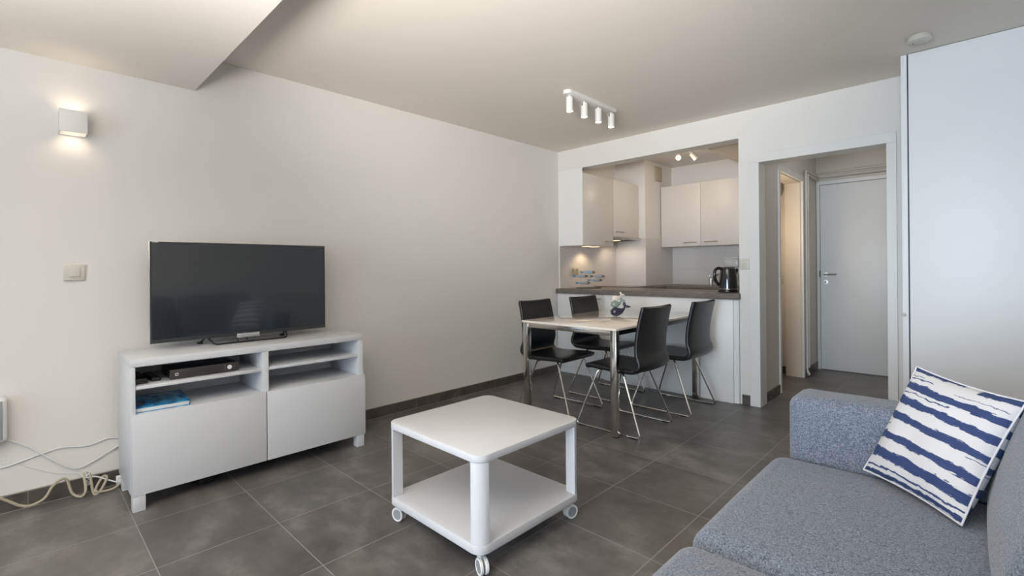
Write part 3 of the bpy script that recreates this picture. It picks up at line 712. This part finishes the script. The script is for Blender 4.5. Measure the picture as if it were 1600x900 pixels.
# wall sconce: hollow cube, light up and down
sn = thing('wall_lamp', 'white cube wall lamp glowing up and down on the left wall', 'wall lamp', (0.0, -3.99, 1.898))
t_ = 0.004; hw = 0.052; hh = 0.055
bm = bmesh.new()
box(bm, (0.096, -hw, -hh), (0.10, hw, hh), 0.0008); box(bm, (0.001, -hw, -hh), (0.096, -hw + t_, hh)); box(bm, (0.001, hw - t_, -hh), (0.096, hw, hh)); box(bm, (0.001, -hw + t_, -hh), (0.005, hw - t_, hh))
obj('shade', bm, 'trimw', sn)
obj('led_module', B(((0.006, -0.045, -0.020), (0.095, 0.045, 0.020))), 'trimw', sn)
for z_ in (-0.026, 0.021): obj('diffuser', B(((0.03, -0.034, z_), (0.075, 0.034, z_ + 0.005))), 'sconce_on', sn, smooth=False)
for s in (1, -1): spot('sconce_beam', (0.052, -3.99, 1.898 + s * 0.03), (-0.12, 0, s), 0.6, (1, 0.80, 0.58), 120, 0.7, 0.02)

# ------------------------------------------------------------------ television cabinet
CY0, CY1, CX0, CX1, CT, CBt = -3.822, -2.622, 0.06, 0.452, 0.722, 0.077
tc = thing('tv_cabinet', 'low white media cabinet with open shelves over two drop fronts', 'cabinet', (0.25, (CY0 + CY1) / 2, 0))
def rb(name, boxes, mat, bev=0.001): return rel(obj(name, B(*boxes, bev=bev), mat, tc), tc)
rb('top', [((CX0, CY0, CT - 0.036), (CX1 + 0.002, CY1, CT))], 'lacq', 0.002)
rb('side_panel', [((CX0, CY0, CBt), (CX1, CY0 + 0.020, CT - 0.0365))], 'lacq')
rb('side_panel', [((CX0, CY1 - 0.034, CBt), (CX1, CY1, CT - 0.0365))], 'lacq')
ym = (CY0 + CY1) / 2 + 0.002
rb('divider', [((CX0, ym - 0.017, CBt), (CX1, ym + 0.017, CT - 0.0365))], 'lacq')
rb('back_panel', [((CX0, CY0 + 0.021, CBt), (CX0 + 0.006, ym - 0.018, CT - 0.0365)), ((CX0, ym + 0.018, CBt), (CX0 + 0.006, CY1 - 0.035, CT - 0.0365))], 'lacq', 0)
for (y0, y1, zs) in ((CY0 + 0.0205, ym - 0.0175, 0.576), (ym + 0.0175, CY1 - 0.0345, 0.579)):
    rb('shelf', [((CX0 + 0.007, y0, zs), (CX1 - 0.004, y1, zs + 0.016))], 'lacq')
    rb('shelf', [((CX0 + 0.007, y0, 0.440), (CX1 - 0.001, y1, 0.460))], 'lacq')
rb('bottom', [((CX0 + 0.007, CY0 + 0.021, CBt), (CX1 - 0.001, CY1 - 0.0345, CBt + 0.018))], 'lacq')
rb('drop_front', [((CX1 + 0.001, CY0 + 0.003, CBt), (CX1 + 0.019, ym - 0.0025, 0.461))], 'lacq', 0.0015)
rb('drop_front', [((CX1 + 0.001, ym + 0.0025, CBt), (CX1 + 0.019, CY1 + 0.004, 0.461))], 'lacq', 0.0015)
for (x, y) in ((CX1 - 0.035, CY0 + 0.004), (CX1 - 0.035, CY1 - 0.054), (CX0 + 0.03, CY0 + 0.004), (CX0 + 0.03, CY1 - 0.054)):
    rb('leg', [((x, y, 0), (x + 0.05, y + 0.05, CBt - 0.0005))], 'lacq', 0.002)
bm = bmesh.new(); lathe(bm, [(0, 0), (0.016, 0), (0.016, CBt - 0.001), (0, CBt - 0.0005)], 0.27, ym); rel(obj('centre_leg', bm, 'blackpl', tc), tc)

# television
TX = 0.185
tv = thing('television', 'large flat black television standing on the white media cabinet', 'television', (TX, -3.2275, CT))
tv.rotation_euler = (0, 0, 0)
hw_, z0_, z1_ = 0.4765, 0.035, 0.583
obj('housing', B(((-0.028, -hw_ + 0.012, z0_ + 0.01), (-0.0065, hw_ - 0.012, z1_ - 0.01)), ((-0.05, -0.3, z0_ + 0.02), (-0.028, 0.3, z0_ + 0.30)), bev=0.004), 'blackpl', tv)
obj('edge_trim', B(((-0.006, -hw_, z0_), (-0.0005, hw_, z1_)), bev=0.0005), 'silver', tv)
obj('bezel', B(((0, -hw_ + 0.0015, z0_ + 0.001), (0.004, hw_ - 0.0015, z0_ + 0.021)), ((0, -hw_ + 0.0015, z1_ - 0.009), (0.004, hw_ - 0.0015, z1_ - 0.0015)),
                 ((0, -hw_ + 0.0015, z0_ + 0.021), (0.004, -hw_ + 0.010, z1_ - 0.009)), ((0, hw_ - 0.010, z0_ + 0.021), (0.004, hw_ - 0.0015, z1_ - 0.009))), 'bezel', tv, smooth=False)
obj('screen', B(((0, -hw_ + 0.0105, z0_ + 0.0215), (0.0028, hw_ - 0.0105, z1_ - 0.0095))), 'screen', tv, smooth=False)
fc = bpy.data.curves.new('logo', 'FONT'); fc.body = 'SONY'; fc.size = 0.011; fc.extrude = 0.0002
lg = bpy.data.objects.new('logo', fc); COL.objects.link(lg); lg.rotation_euler = (PI / 2, 0, PI / 2); lg.location = (0.0043, -hw_ + 0.012, z1_ - 0.0085); lg.data.materials.append(MT['icon'])
bpy.context.view_layer.update()
me_ = bpy.data.meshes.new_from_object(lg); lm = bpy.data.objects.new('logo', me_); COL.objects.link(lm); lm.matrix_world = lg.matrix_world.copy(); bpy.data.objects.remove(lg)
lm.parent = tv; lm.matrix_parent_inverse = Matrix()
bm = bmesh.new()
tube(bm, bend([(-0.085, -0.225, 0.0095), (-0.012, -0.212, 0.045), (0.062, -0.19, 0.0065), (0.062, 0.205, 0.0065), (-0.012, 0.222, 0.045), (-0.085, 0.232, 0.0095)], 0.02), 0.0048, 10)
obj('stand', bm, 'blackpl', tv)
for s in (-1, 1): obj('foot', B(((-0.102, s * 0.229 - 0.013, 0.0005), (-0.070, s * 0.229 + 0.013, 0.010)), bev=0.003), 'blackpl', tv)
obj('chrome_plate', B(((0.0045, -0.062, z0_ - 0.012), (0.010, 0.062, z0_ + 0.014)), bev=0.001), 'silver', tv)
bm = bmesh.new(); tube(bm, [(-0.01, -0.055, z0_), (0.02, -0.060, 0.0065)], 0.0035); obj('prop', bm, 'blackpl', tv)
bm = bmesh.new(); tube(bm, [(-0.01, 0.0, z0_), (-0.05, 0.01, 0.0065)], 0.0035); obj('prop', bm, 'blackpl', tv)

# set-top box, remote, booklet
sb = thing('set_top_box', 'dark brown set-top box on the upper left shelf of the media cabinet', 'set-top box', (0.30, -3.50, 0.592))
obj('body', B(((-0.11, -0.155, 0.004), (0.098, 0.155, 0.048)), bev=0.003), 'blackpl', sb)
obj('front_panel', B(((0.0985, -0.158, 0.003), (0.106, 0.158, 0.050)), bev=0.002), 'brownpl', sb)
for x in (-0.1, 0.07):
    for y in (-0.14, 0.12): obj('foot', B(((x, y, 0.0003), (x + 0.02, y + 0.02, 0.0038))), 'blackpl', sb)
bm = bmesh.new()
pts = rrect(-0.007, 0.007, -0.007, 0.007, 0.003, 3); inn = rrect(-0.004, 0.004, -0.004, 0.004, 0.001, 3)
A = [bm.verts.new((0.1064, -0.128 + a, 0.026 + b_)) for a, b_ in pts]; I = [bm.verts.new((0.1064, -0.128 + a, 0.026 + b_)) for a, b_ in inn]
for k in range(len(A)): bm.faces.new((A[k], A[(k + 1) % len(A)], I[(k + 1) % len(A)], I[k]))
r_ = bmesh.ops.extrude_face_region(bm, geom=bm.faces[:])
for v in [g for g in r_['geom'] if isinstance(g, bmesh.types.BMVert)]: v.co.x += 0.0006
obj('power_icon', bm, 'icon', sb, smooth=False)
bm = bmesh.new(); lathe(bm, [(0.0065, 0), (0.0115, 0), (0.0115, 0.0016), (0.0065, 0.0016)], axis=((0.106, 0.112, 0.027), (1, 0, 0)), seg=24)
obj('button_ring', bm, 'icon', sb)
for y, z in ((0.088, 0.016), (0.088, 0.027), (0.088, 0.038), (0.134, 0.027)): obj('button', B(((0.1062, y, z - 0.001), (0.1068, y + 0.0035, z + 0.001))), 'icon', sb, smooth=False)
rm = thing('remote_control', 'black remote control lying left of the set-top box', 'remote control', (0.285, -3.715, 0.5925), math.radians(4))
bm = bmesh.new(); rbox(bm, (-0.095, -0.021, 0), (0.095, 0.021, 0.02), 0.008, m=3, k=3); obj('body', bm, 'blackpl', rm)
obj('buttons', B(*[((-0.07 + 0.02 * i, -0.014 + 0.011 * j, 0.0195), (-0.06 + 0.02 * i, -0.007 + 0.011 * j, 0.0212)) for i in range(7) for j in range(3)]), 'brownpl', rm)
gb = thing('gadget_box', 'dark flat box in the left corner of the upper shelf beside the remote', 'box', (0.27, -3.772, 0.5925))
obj('body', B(((-0.10, -0.027, 0), (0.13, 0.024, 0.026)), bev=0.004), 'blackpl', gb)
bk = thing('booklet', 'glossy blue booklet folder lying on the lower left shelf of the media cabinet', 'booklet', (0.27, -3.68, 0.4605), math.radians(-3))
obj('back_cover', B(((-0.14, -0.112, 0.0), (0.165, 0.112, 0.002))), 'book', bk)
obj('pages', B(((-0.138, -0.110, 0.0025), (0.160, 0.106, 0.019)), bev=0.001), 'paper', bk)
obj('cover', B(((-0.14, -0.112, 0.0195), (0.162, 0.112, 0.0225))), 'book', bk)
obj('title_strip', B(((-0.11, -0.03, 0.0228), (-0.09, 0.06, 0.0232))), 'icon', bk)

# adapter in the shadow under the cabinet
ad = thing('power_adapter', 'black power adapter on the floor tiles under the media cabinet', 'adapter', (0.31, -3.49, 0))
bm = bmesh.new(); rbox(bm, (-0.045, -0.035, 0.0), (0.045, 0.035, 0.028), 0.006, m=2, k=2); obj('body', bm, 'blackpl', ad)
bm = bmesh.new(); tube(bm, catmull([(0, -0.035, 0.012), (-0.02, -0.08, 0.006), (-0.10, -0.10, 0.006), (-0.2, -0.08, 0.006)]), 0.003, 6); obj('cord', bm, 'blackpl', ad)

# power strip behind the cabinet leg
ps = thing('power_strip', 'white power strip on the floor behind the media cabinet leg', 'power strip', (0.045, -3.70, 0.0))
rel(obj('body', B(((0.030, -3.832, 0.004), (0.052, -3.50, 0.055)), bev=0.004), 'icon', ps), ps)
rel(obj('plug', B(((0.053, -3.826, 0.015), (0.078, -3.796, 0.05)), bev=0.004), 'cablew', ps), ps)
# wall unit at the left edge
he = thing('wall_heater', 'white-rimmed grey panel unit on the left wall above the cables', 'heater', (0.04, -4.428, 0.455))
bm = bmesh.new(); rbox(bm, (-0.036, -0.20, -0.105), (0.035, 0.20, 0.105), 0.022, m=4, k=4); obj('frame', bm, 'icon', he)
bm = bmesh.new(); rbox(bm, (0.030, -0.186, -0.090), (0.0385, 0.186, 0.090), 0.004, m=2, k=2); obj('grille', bm, 'greyp', he)
bm = bmesh.new(); rbox(bm, (0.0, -0.19, -0.118), (0.03, 0.17, -0.1055), 0.005, m=2, k=2); obj('rail', bm, 'cablew', he)

def cord(label, pts, r, mat, n=8):
    bm = bmesh.new(); tube(bm, catmull(pts, n), r, 8); return tag(obj('cable', bm, mat), label, 'cable')
cord('thin white cable dipping low across the left wall from the heater', [(0.02, -4.27, 0.345), (0.014, -4.227, 0.343), (0.012, -4.167, 0.300), (0.012, -4.113, 0.246), (0.012, -4.055, 0.185), (0.012, -4.009, 0.145), (0.012, -3.972, 0.136), (0.012, -3.92, 0.155), (0.012, -3.821, 0.205), (0.014, -3.74, 0.24)], 0.0033, 'cablew')
cord('thin white cable rising across the left wall to the cabinet back', [(0.008, -4.42, 0.19), (0.007, -4.253, 0.216), (0.007, -4.202, 0.224), (0.007, -4.113, 0.245), (0.007, -4.036, 0.256), (0.007, -3.959, 0.241), (0.007, -3.91, 0.245), (0.007, -3.863, 0.257), (0.007, -3.821, 0.247), (0.009, -3.74, 0.23)], 0.0030, 'cablew')
cord('faint thin white cable running down the left wall to the cable tangle', [(0.003, -4.42, 0.25), (0.0025, -4.253, 0.236), (0.0025, -4.20, 0.224), (0.0025, -4.146, 0.182), (0.0025, -4.056, 0.130), (0.003, -3.985, 0.108), (0.016, -3.965, 0.096), (0.028, -3.94, 0.088)], 0.0018, 'cablew')
cord('thick beige power cable looping along the skirting on the floor', [(0.055, -4.42, 0.17), (0.055, -4.30, 0.125), (0.055, -4.235, 0.075), (0.06, -4.19, 0.036), (0.065, -4.15, 0.024), (0.06, -4.105, 0.040), (0.045, -4.075, 0.085), (0.036, -4.045, 0.105), (0.034, -4.022, 0.094),
      (0.05, -4.005, 0.03), (0.075, -3.975, 0.008), (0.07, -3.955, 0.030), (0.034, -3.958, 0.098), (0.030, -3.948, 0.105), (0.036, -3.935, 0.09), (0.07, -3.925, 0.010), (0.085, -3.905, 0.008), (0.05, -3.87, 0.06), (0.034, -3.885, 0.068), (0.08, -3.918, 0.020), (0.085, -3.88, 0.008), (0.088, -3.845, 0.012), (0.085, -3.815, 0.03)], 0.0062, 'cableb')
cord('short white plug lead from the cable tangle to the power strip', [(0.036, -3.93, 0.086), (0.038, -3.90, 0.072), (0.05, -3.865, 0.050), (0.062, -3.835, 0.034), (0.064, -3.828, 0.033)], 0.0036, 'cablew')
tg = thing('cable_tangle', 'small knotted bundle of thin white cable against the skirting', 'cable bundle', (0.03, -3.945, 0.085))
bm = bmesh.new()
rnd = random.Random(3)
for k in range(5):
    a = rnd.uniform(0, PI); cpts = []
    for j in range(9):
        th = 2 * PI * j / 8; cpts.append((0.010 * math.sin(2 * th + k) + 0.002 * k - 0.001, 0.011 * math.cos(th) * (0.8 + 0.1 * k), 0.024 * math.sin(th) * (0.7 + 0.1 * k) - 0.003 * k))
    tube(bm, catmull(cpts, 5), 0.0022, 6)
obj('coil', bm, 'cablew', tg)
bm = bmesh.new(); tube(bm, catmull([(0.004, -0.022, 0.012), (0.012, 0.0, 0.0), (0.004, 0.024, -0.006)], 5), 0.004, 6); tube(bm, [(0.006, 0, 0.005), (0.004, -0.012, 0.034)], 0.0018, 6); tube(bm, [(0.006, 0, 0.005), (0.006, 0.012, 0.032)], 0.0018, 6)
obj('twist_tie', bm, 'icon', tg)

# ------------------------------------------------------------------ coffee table on castors
CTX0, CTX1, CTY0, CTY1 = 1.4075, 2.0325, -3.0275, -2.4025
ct = thing('coffee_table', 'square white two-tier coffee table on castors in the room middle', 'coffee table', ((CTX0 + CTX1) / 2, (CTY0 + CTY1) / 2, 0))
a_ = (CTX1 - CTX0) / 2; rr_ = 0.050
def tier(z0, z1, name):
    bm = bmesh.new(); prism(bm, rrect(-a_, a_, -a_, a_, rr_, 10), z0, z1, bev=0.003, seg=2)
    return obj(name, bm, 'ctop', ct)
tier(0.426, 0.455, 'table_top'); tier(0.087, 0.123, 'lower_shelf')
for sx in (-1, 1):
    for sy in (-1, 1):
        # each leg is an angle wrapped round the corner: curved plate following the corner radius
        ri = rr_ - 0.012; ext = 0.0
        outer = []; inner = []
        a0 = math.atan2(sy, sx) - PI / 4
        cx_, cy_ = sx * (a_ - rr_), sy * (a_ - rr_)
        n = 10
        outer = [(cx_ + (rr_ - 0.001) * math.cos(a0 + PI / 2 * k / n), cy_ + (rr_ - 0.001) * math.sin(a0 + PI / 2 * k / n)) for k in range(n + 1)]
        inner = [(cx_ + ri * math.cos(a0 + PI / 2 * k / n), cy_ + ri * math.sin(a0 + PI / 2 * k / n)) for k in range(n, -1, -1)]
        bm = bmesh.new(); prism(bm, outer + [(cx_, cy_)], 0.1235, 0.4255); obj('leg', bm, 'ctleg', ct)
def caster(x, y, ang):
    e = bmesh.new(); c_, s_ = math.cos(ang), math.sin(ang)
    hx, hy = x + 0.014 * c_, y + 0.014 * s_
    ax = Vector((-s_, c_, 0))
    tube(e, [(x, y, 0.060), (x, y, 0.0865)], 0.009)
    rbox(e, (x - 0.012, y - 0.012, 0.042), (x + 0.012, y + 0.012, 0.066), 0.006, m=1, k=2)
    o = obj('castor', e, 'ctleg', ct)
    for s in (-1, 1):
        at = (Vector((hx, hy, 0.0315)) + ax * s * 0.004, ax * s)
        bm = bmesh.new(); lathe(bm, [(0, 0), (0.024, 0.0), (0.0305, 0.002), (0.031, 0.011), (0.028, 0.0135), (0.024, 0.011), (0, 0.010)], axis=at, seg=28)
        wh = obj('wheel', bm, 'icon', o)
        bm = bmesh.new(); lathe(bm, [(0, 0.0102), (0.0225, 0.0112), (0.0225, 0.0122), (0, 0.0125)], axis=at, seg=24)
        obj('wheel_hub', bm, 'greyp', o)
q = a_ - 0.045
caster(q, -q, math.radians(-20)); caster(-q, -q, math.radians(195)); caster(q, q, math.radians(75)); caster(-q, q, math.radians(120))

# ------------------------------------------------------------------ dining table
DX0, DX1, DY0, DY1, DZ = 0.755, 1.612, -1.425, -0.075, 0.735
dt = thing('dining_table', 'rectangular dining table with glossy white top on square chrome legs', 'dining table', ((DX0 + DX1) / 2, (DY0 + DY1) / 2, 0))
rel(obj('table_top', B(((DX0, DY0, DZ - 0.016), (DX1, DY1, DZ)), bev=0.002), 'glasstop', dt), dt)
LG = 0.045
for x in (DX0 + 0.008, DX1 - 0.008 - LG):
    for y in (DY0 + 0.008, DY1 - 0.008 - LG):
        lgo = rel(obj('leg', B(((x, y, 0.006), (x + LG, y + LG, DZ - 0.0165)), bev=0.0015), 'chrome', dt), dt)
        f_ = obj('glide', B(((x + 0.004, y + 0.004, 0), (x + LG - 0.004, y + LG - 0.004, 0.0058))), 'darkslot', lgo)
zr0, zr1 = DZ - 0.052, DZ - 0.0165
rel(obj('end_rail', B(((DX0 + LG + 0.009, DY0 + 0.012, zr0), (DX1 - LG - 0.009, DY0 + 0.032, zr1)), bev=0.001), 'chrome', dt), dt)
rel(obj('end_rail', B(((DX0 + LG + 0.009, DY1 - 0.032, zr0), (DX1 - LG - 0.009, DY1 - 0.012, zr1)), bev=0.001), 'chrome', dt), dt)
rel(obj('side_rail', B(((DX0 + 0.03, DY0 + LG + 0.009, zr0 - 0.002), (DX0 + 0.05, DY1 - LG - 0.009, zr1)), bev=0.001), 'blackpl', dt), dt)
rel(obj('side_rail', B(((DX1 - 0.05, DY0 + LG + 0.009, zr0 - 0.002), (DX1 - 0.03, DY1 - LG - 0.009, zr1)), bev=0.001), 'blackpl', dt), dt)

# ------------------------------------------------------------------ dining chairs
def make_chair(label):
    t = thing('dining_chair', label, 'chair', group='black dining chairs round the dining table')
    back = catmull([(-0.195, 0, 0.450), (-0.212, 0, 0.472), (-0.208, 0, 0.505), (-0.192, 0, 0.555), (-0.196, 0, 0.66), (-0.218, 0, 0.78), (-0.238, 0, 0.862), (-0.2405, 0, 0.872)], 5)
    n = len(back); wd_ = []; tk = []
    for i, p in enumerate(back):
        f = i / (n - 1); wd_.append(0.440 - 0.035 * f); tk.append(0.034 - 0.006 * f)
    wd_[-1] -= 0.018; tk[-1] *= 0.45; wd_[-2] -= 0.008; tk[-2] *= 0.75
    bm = bmesh.new(); sweep_rect(bm, back, wd_, tk, bow=0.012); obj('backrest', bm, 'leather', t)
    seat = catmull([(-0.188, 0, 0.4425), (-0.150, 0, 0.434), (-0.05, 0, 0.432), (0.06, 0, 0.437), (0.15, 0, 0.441), (0.195, 0, 0.437), (0.208, 0, 0.432)], 5)
    n = len(seat); tk = [0.034] * n; wd_ = [0.442 + 0.006 * i / n for i in range(n)]
    tk[-1] *= 0.4; wd_[-1] -= 0.02; tk[-2] *= 0.72; wd_[-2] -= 0.008; tk[-3] *= 0.9
    bm = bmesh.new(); sweep_rect(bm, seat, wd_, tk); obj('seat', bm, 'leather', t)
    for s in (-1, 1):
        y0, y1 = s * 0.235, s * 0.175
        pts = bend([(0.085, s * 0.13, 0.413), (0.128, y1, 0.411), (0.278, y0, 0.0085), (-0.236, y0, 0.0085), (-0.074, y1, 0.408), (-0.045, s * 0.13, 0.410)], 0.028, 6)
        bm = bmesh.new(); tube(bm, pts, 0.0072, 10); fr = obj('sled_leg', bm, 'chrome', t)
        for xx in (0.225, -0.185): obj('glide', B(((xx - 0.03, y0 - 0.010, 0.0), (xx + 0.03, y0 + 0.010, 0.009)), bev=0.003), 'blackpl', fr)
    for xx in (0.085, -0.045):
        bm = bmesh.new(); tube(bm, [(xx, -0.13, 0.410), (xx, 0.13, 0.410)], 0.0065); obj('crossbar', bm, 'chrome', t)
    return t
ch = make_chair('black leather dining chair nearest the sofa, its back to the passage')
ch.location = (1.50, -1.105, 0); ch.rotation_euler = (0, 0, PI)
dup(ch, (1.545, -0.415, 0), PI, 'black leather dining chair on the passage side, nearer the bar')
dup(ch, (0.875, -1.120, 0), math.radians(2), 'black leather dining chair at the table corner nearest the television, back to left wall')
dup(ch, (0.880, -0.445, 0), math.radians(0), 'black leather dining chair on the left wall side, nearer the bar')

# ------------------------------------------------------------------ stacked whales on the table
WD = Vector((0.718, 0.696, 0))
def whale(label, base, s, mat, lift):
    t = thing('whale_figurine', label, 'figurine', base, math.atan2(WD.y, WD.x), 'stacked ceramic whales on the dining table')
    bm = bmesh.new()
    path = [(-0.056, 0, 0.036), (-0.050, 0, 0.036), (-0.035, 0, 0.036), (-0.012, 0, 0.037), (0.012, 0, 0.039), (0.034, 0, 0.045), (0.050, 0, 0.056), (0.060, 0, 0.068), (0.066, 0, 0.080)]
    rad = [0.006, 0.022, 0.033, 0.037, 0.034, 0.024, 0.014, 0.008, 0.006]
    pp = [Vector(p) * s for p in path]
    t2 = bmesh.new(); seg = 18; rings = []
    for i, p in enumerate(pp):
        tn = (pp[min(i + 1, len(pp) - 1)] - pp[max(i - 1, 0)]).normalized(); q = Vector((-tn.z, 0, tn.x))
        rings.append([t2.verts.new(p + Vector((0, 1, 0)) * rad[i] * s * math.cos(2 * PI * k / seg) + q * rad[i] * s * math.sin(2 * PI * k / seg)) for k in range(seg)])
    for i in range(len(pp) - 1):
        for k in range(seg): t2.faces.new((rings[i][k], rings[i][(k + 1) % seg], rings[i + 1][(k + 1) % seg], rings[i + 1][k]))
    t2.faces.new(rings[0]); t2.faces.new(rings[-1][::-1]); bmesh.ops.recalc_face_normals(t2, faces=t2.faces)
    for v in t2.verts:
        if v.co.z < 0.003 * s: v.co.z = 0.0 + max(0, v.co.z) * 0.5
    merge(bm, t2)
    obj('body', bm, mat, t)
    bm = bmesh.new()
    tube(bm, catmull([Vector(p) * s for p in ((0.067, 0, 0.076), (0.062, 0.002, 0.094), (0.058, 0.004, 0.112), (0.060, 0.004, 0.121))], 4), [x * s for x in (0.007, 0.0085, 0.010, 0.0115, 0.0125, 0.013, 0.0125, 0.011, 0.009, 0.007, 0.005, 0.003, 0.001)], 10)
    tube(bm, catmull([Vector(p) * s for p in ((0.067, 0, 0.076), (0.083, 0.0, 0.080), (0.104, 0.0, 0.077), (0.114, 0, 0.078))], 4), [x * s for x in (0.007, 0.008, 0.0095, 0.011, 0.0115, 0.011, 0.010, 0.0085, 0.007, 0.005, 0.0035, 0.002, 0.001)], 10)
    obj('tail_fluke', bm, mat, t)
    bm = bmesh.new()
    for s2 in (-1, 1): lathe(bm, [(0, 0), (0.0016 * s, 0.0), (0, 0.0012 * s)], axis=(Vector((-0.036, -s2 * 0.0305, 0.044)) * s, (0, -s2, 0)), seg=8)
    obj('eye', bm, 'icon', t)
whale('dark navy ceramic whale, bottom of the stack of three on the table', (1.165, -0.685, DZ + 0.0005), 1.0, 'navy', 0)
whale('sage green ceramic whale in the middle of the stack', (1.156, -0.694, DZ + 0.0725), 0.74, 'sage', 0)
whale('small white ceramic whale on top of the stack', (1.158, -0.692, DZ + 0.1265), 0.66, 'whitegl', 0)

# ------------------------------------------------------------------ sofa
sf = thing('sofa', 'blue-grey tweed two-seat sofa in the right foreground', 'sofa', (3.3, -2.95, 0))
def sof(name, lo, hi, r, puff=(0, 0, 0), m=10, k=6, fn=None):
    bm = bmesh.new(); rbox(bm, lo, hi, r, puff, m, k, fn=fn); return rel(obj(name, bm, 'fabric', sf, ang=60), sf)
sof('base', (2.83, -3.73, 0.08), (3.74, -2.15, 0.30), 0.02, m=3, k=3)
sof('armrest', (2.815, -2.165, 0.06), (3.78, -1.965, 0.655), 0.045, (0, 0.006, 0.004))
sof('armrest', (2.815, -3.945, 0.06), (3.78, -3.745, 0.655), 0.045, (0, 0.006, 0.004))
sof('backrest_frame', (3.60, -3.74, 0.08), (3.80, -2.17, 0.66), 0.05)
def lean(p):
    return Vector((p.x + (p.z - 0.43) * 0.30, p.y, p.z))
for y0 in (-2.945, -3.735):
    sof('seat_cushion', (2.768, y0 + 0.004, 0.285), (3.60, y0 + 0.776, 0.432), 0.055, (0.006, 0.0, 0.022), m=14, k=7)
    sof('back_cushion', (3.338, y0 + 0.006, 0.44), (3.53, y0 + 0.774, 0.86), 0.065, (0.022, 0.0, 0.02), m=12, k=7, fn=lean)
for x in (2.90, 3.68):
    for y in (-3.85, -2.06):
        rel(obj('leg', B(((x - 0.025, y - 0.025, 0), (x + 0.025, y + 0.025, 0.075)), bev=0.003), 'blackpl', sf), sf)

# striped cushion leaning in the sofa corner
def pillow():
    BL, BR, TL, TR = Vector((3.060, -2.232, 0.462)), Vector((3.302, -2.482, 0.462)), Vector((3.190, -2.115, 0.805)), Vector((3.428, -2.325, 0.775))
    n = 30; nrm = ((BR - BL).cross(TL - BL)).normalized()
    if nrm.dot(CAM - BL) < 0: nrm = -nrm
    root = thing('cushion', 'white cushion with navy brushstroke stripes leaning in the sofa corner', 'cushion', (BL + BR) / 2)
    t = bmesh.new(); uvl = t.loops.layers.uv.new('UVMap')
    def P(u, v, side):
        a, b_ = 2 * u - 1, 2 * v - 1
        # sides pull inward between the pinched corners
        pin = 0.055
        aa = a * (1 - pin * (1 - b_ * b_)); bb = b_ * (1 - pin * (1 - a * a)); uu, vv = (aa + 1) / 2, (bb + 1) / 2
        p = BL * (1 - uu) * (1 - vv) + BR * uu * (1 - vv) + TL * (1 - uu) * vv + TR * uu * vv
        th = 0.050 if side > 0 else 0.072
        ex = 0.62 if side > 0 else 0.45
        prof = (max(0, 1 - abs(a) ** 2.6) ** ex) * (max(0, 1 - abs(b_) ** 2.6) ** ex)
        wr = 0.0025 * math.sin(7 * a + 3 * b_) * prof
        return p + nrm * side * (th * prof + wr)
    grids = []
    for side in (1, -1):
        g = [[t.verts.new(P(i / n, j / n, side)) for j in range(n + 1)] for i in range(n + 1)]
        grids.append(g)
        for i in range(n):
            for j in range(n):
                q = [(i, j), (i + 1, j), (i + 1, j + 1), (i, j + 1)]
                f = t.faces.new([g[a][b_] for a, b_ in (q if side > 0 else q[::-1])])
                for lp, (a, b_) in zip(f.loops, (q if side > 0 else q[::-1])): lp[uvl].uv = (a / n, b_ / n if side > 0 else (b_ / n + 0.07))
    bmesh.ops.remove_doubles(t, verts=t.verts, dist=1e-5)
    bmesh.ops.recalc_face_normals(t, faces=t.faces)
    rel(obj('cover', t, 'pillow', root, ang=120), root)
    bm = bmesh.new(); rim = [P(i / n, 0, 1) for i in range(n)] + [P(1, j / n, 1) for j in range(n)] + [P(1 - i / n, 1, 1) for i in range(n)] + [P(0, 1 - j / n, 1) for j in range(n + 1)]
    tube(bm, rim, 0.0028, 6, cap=False); rel(obj('piping', bm, 'piping', root), root)
pillow()
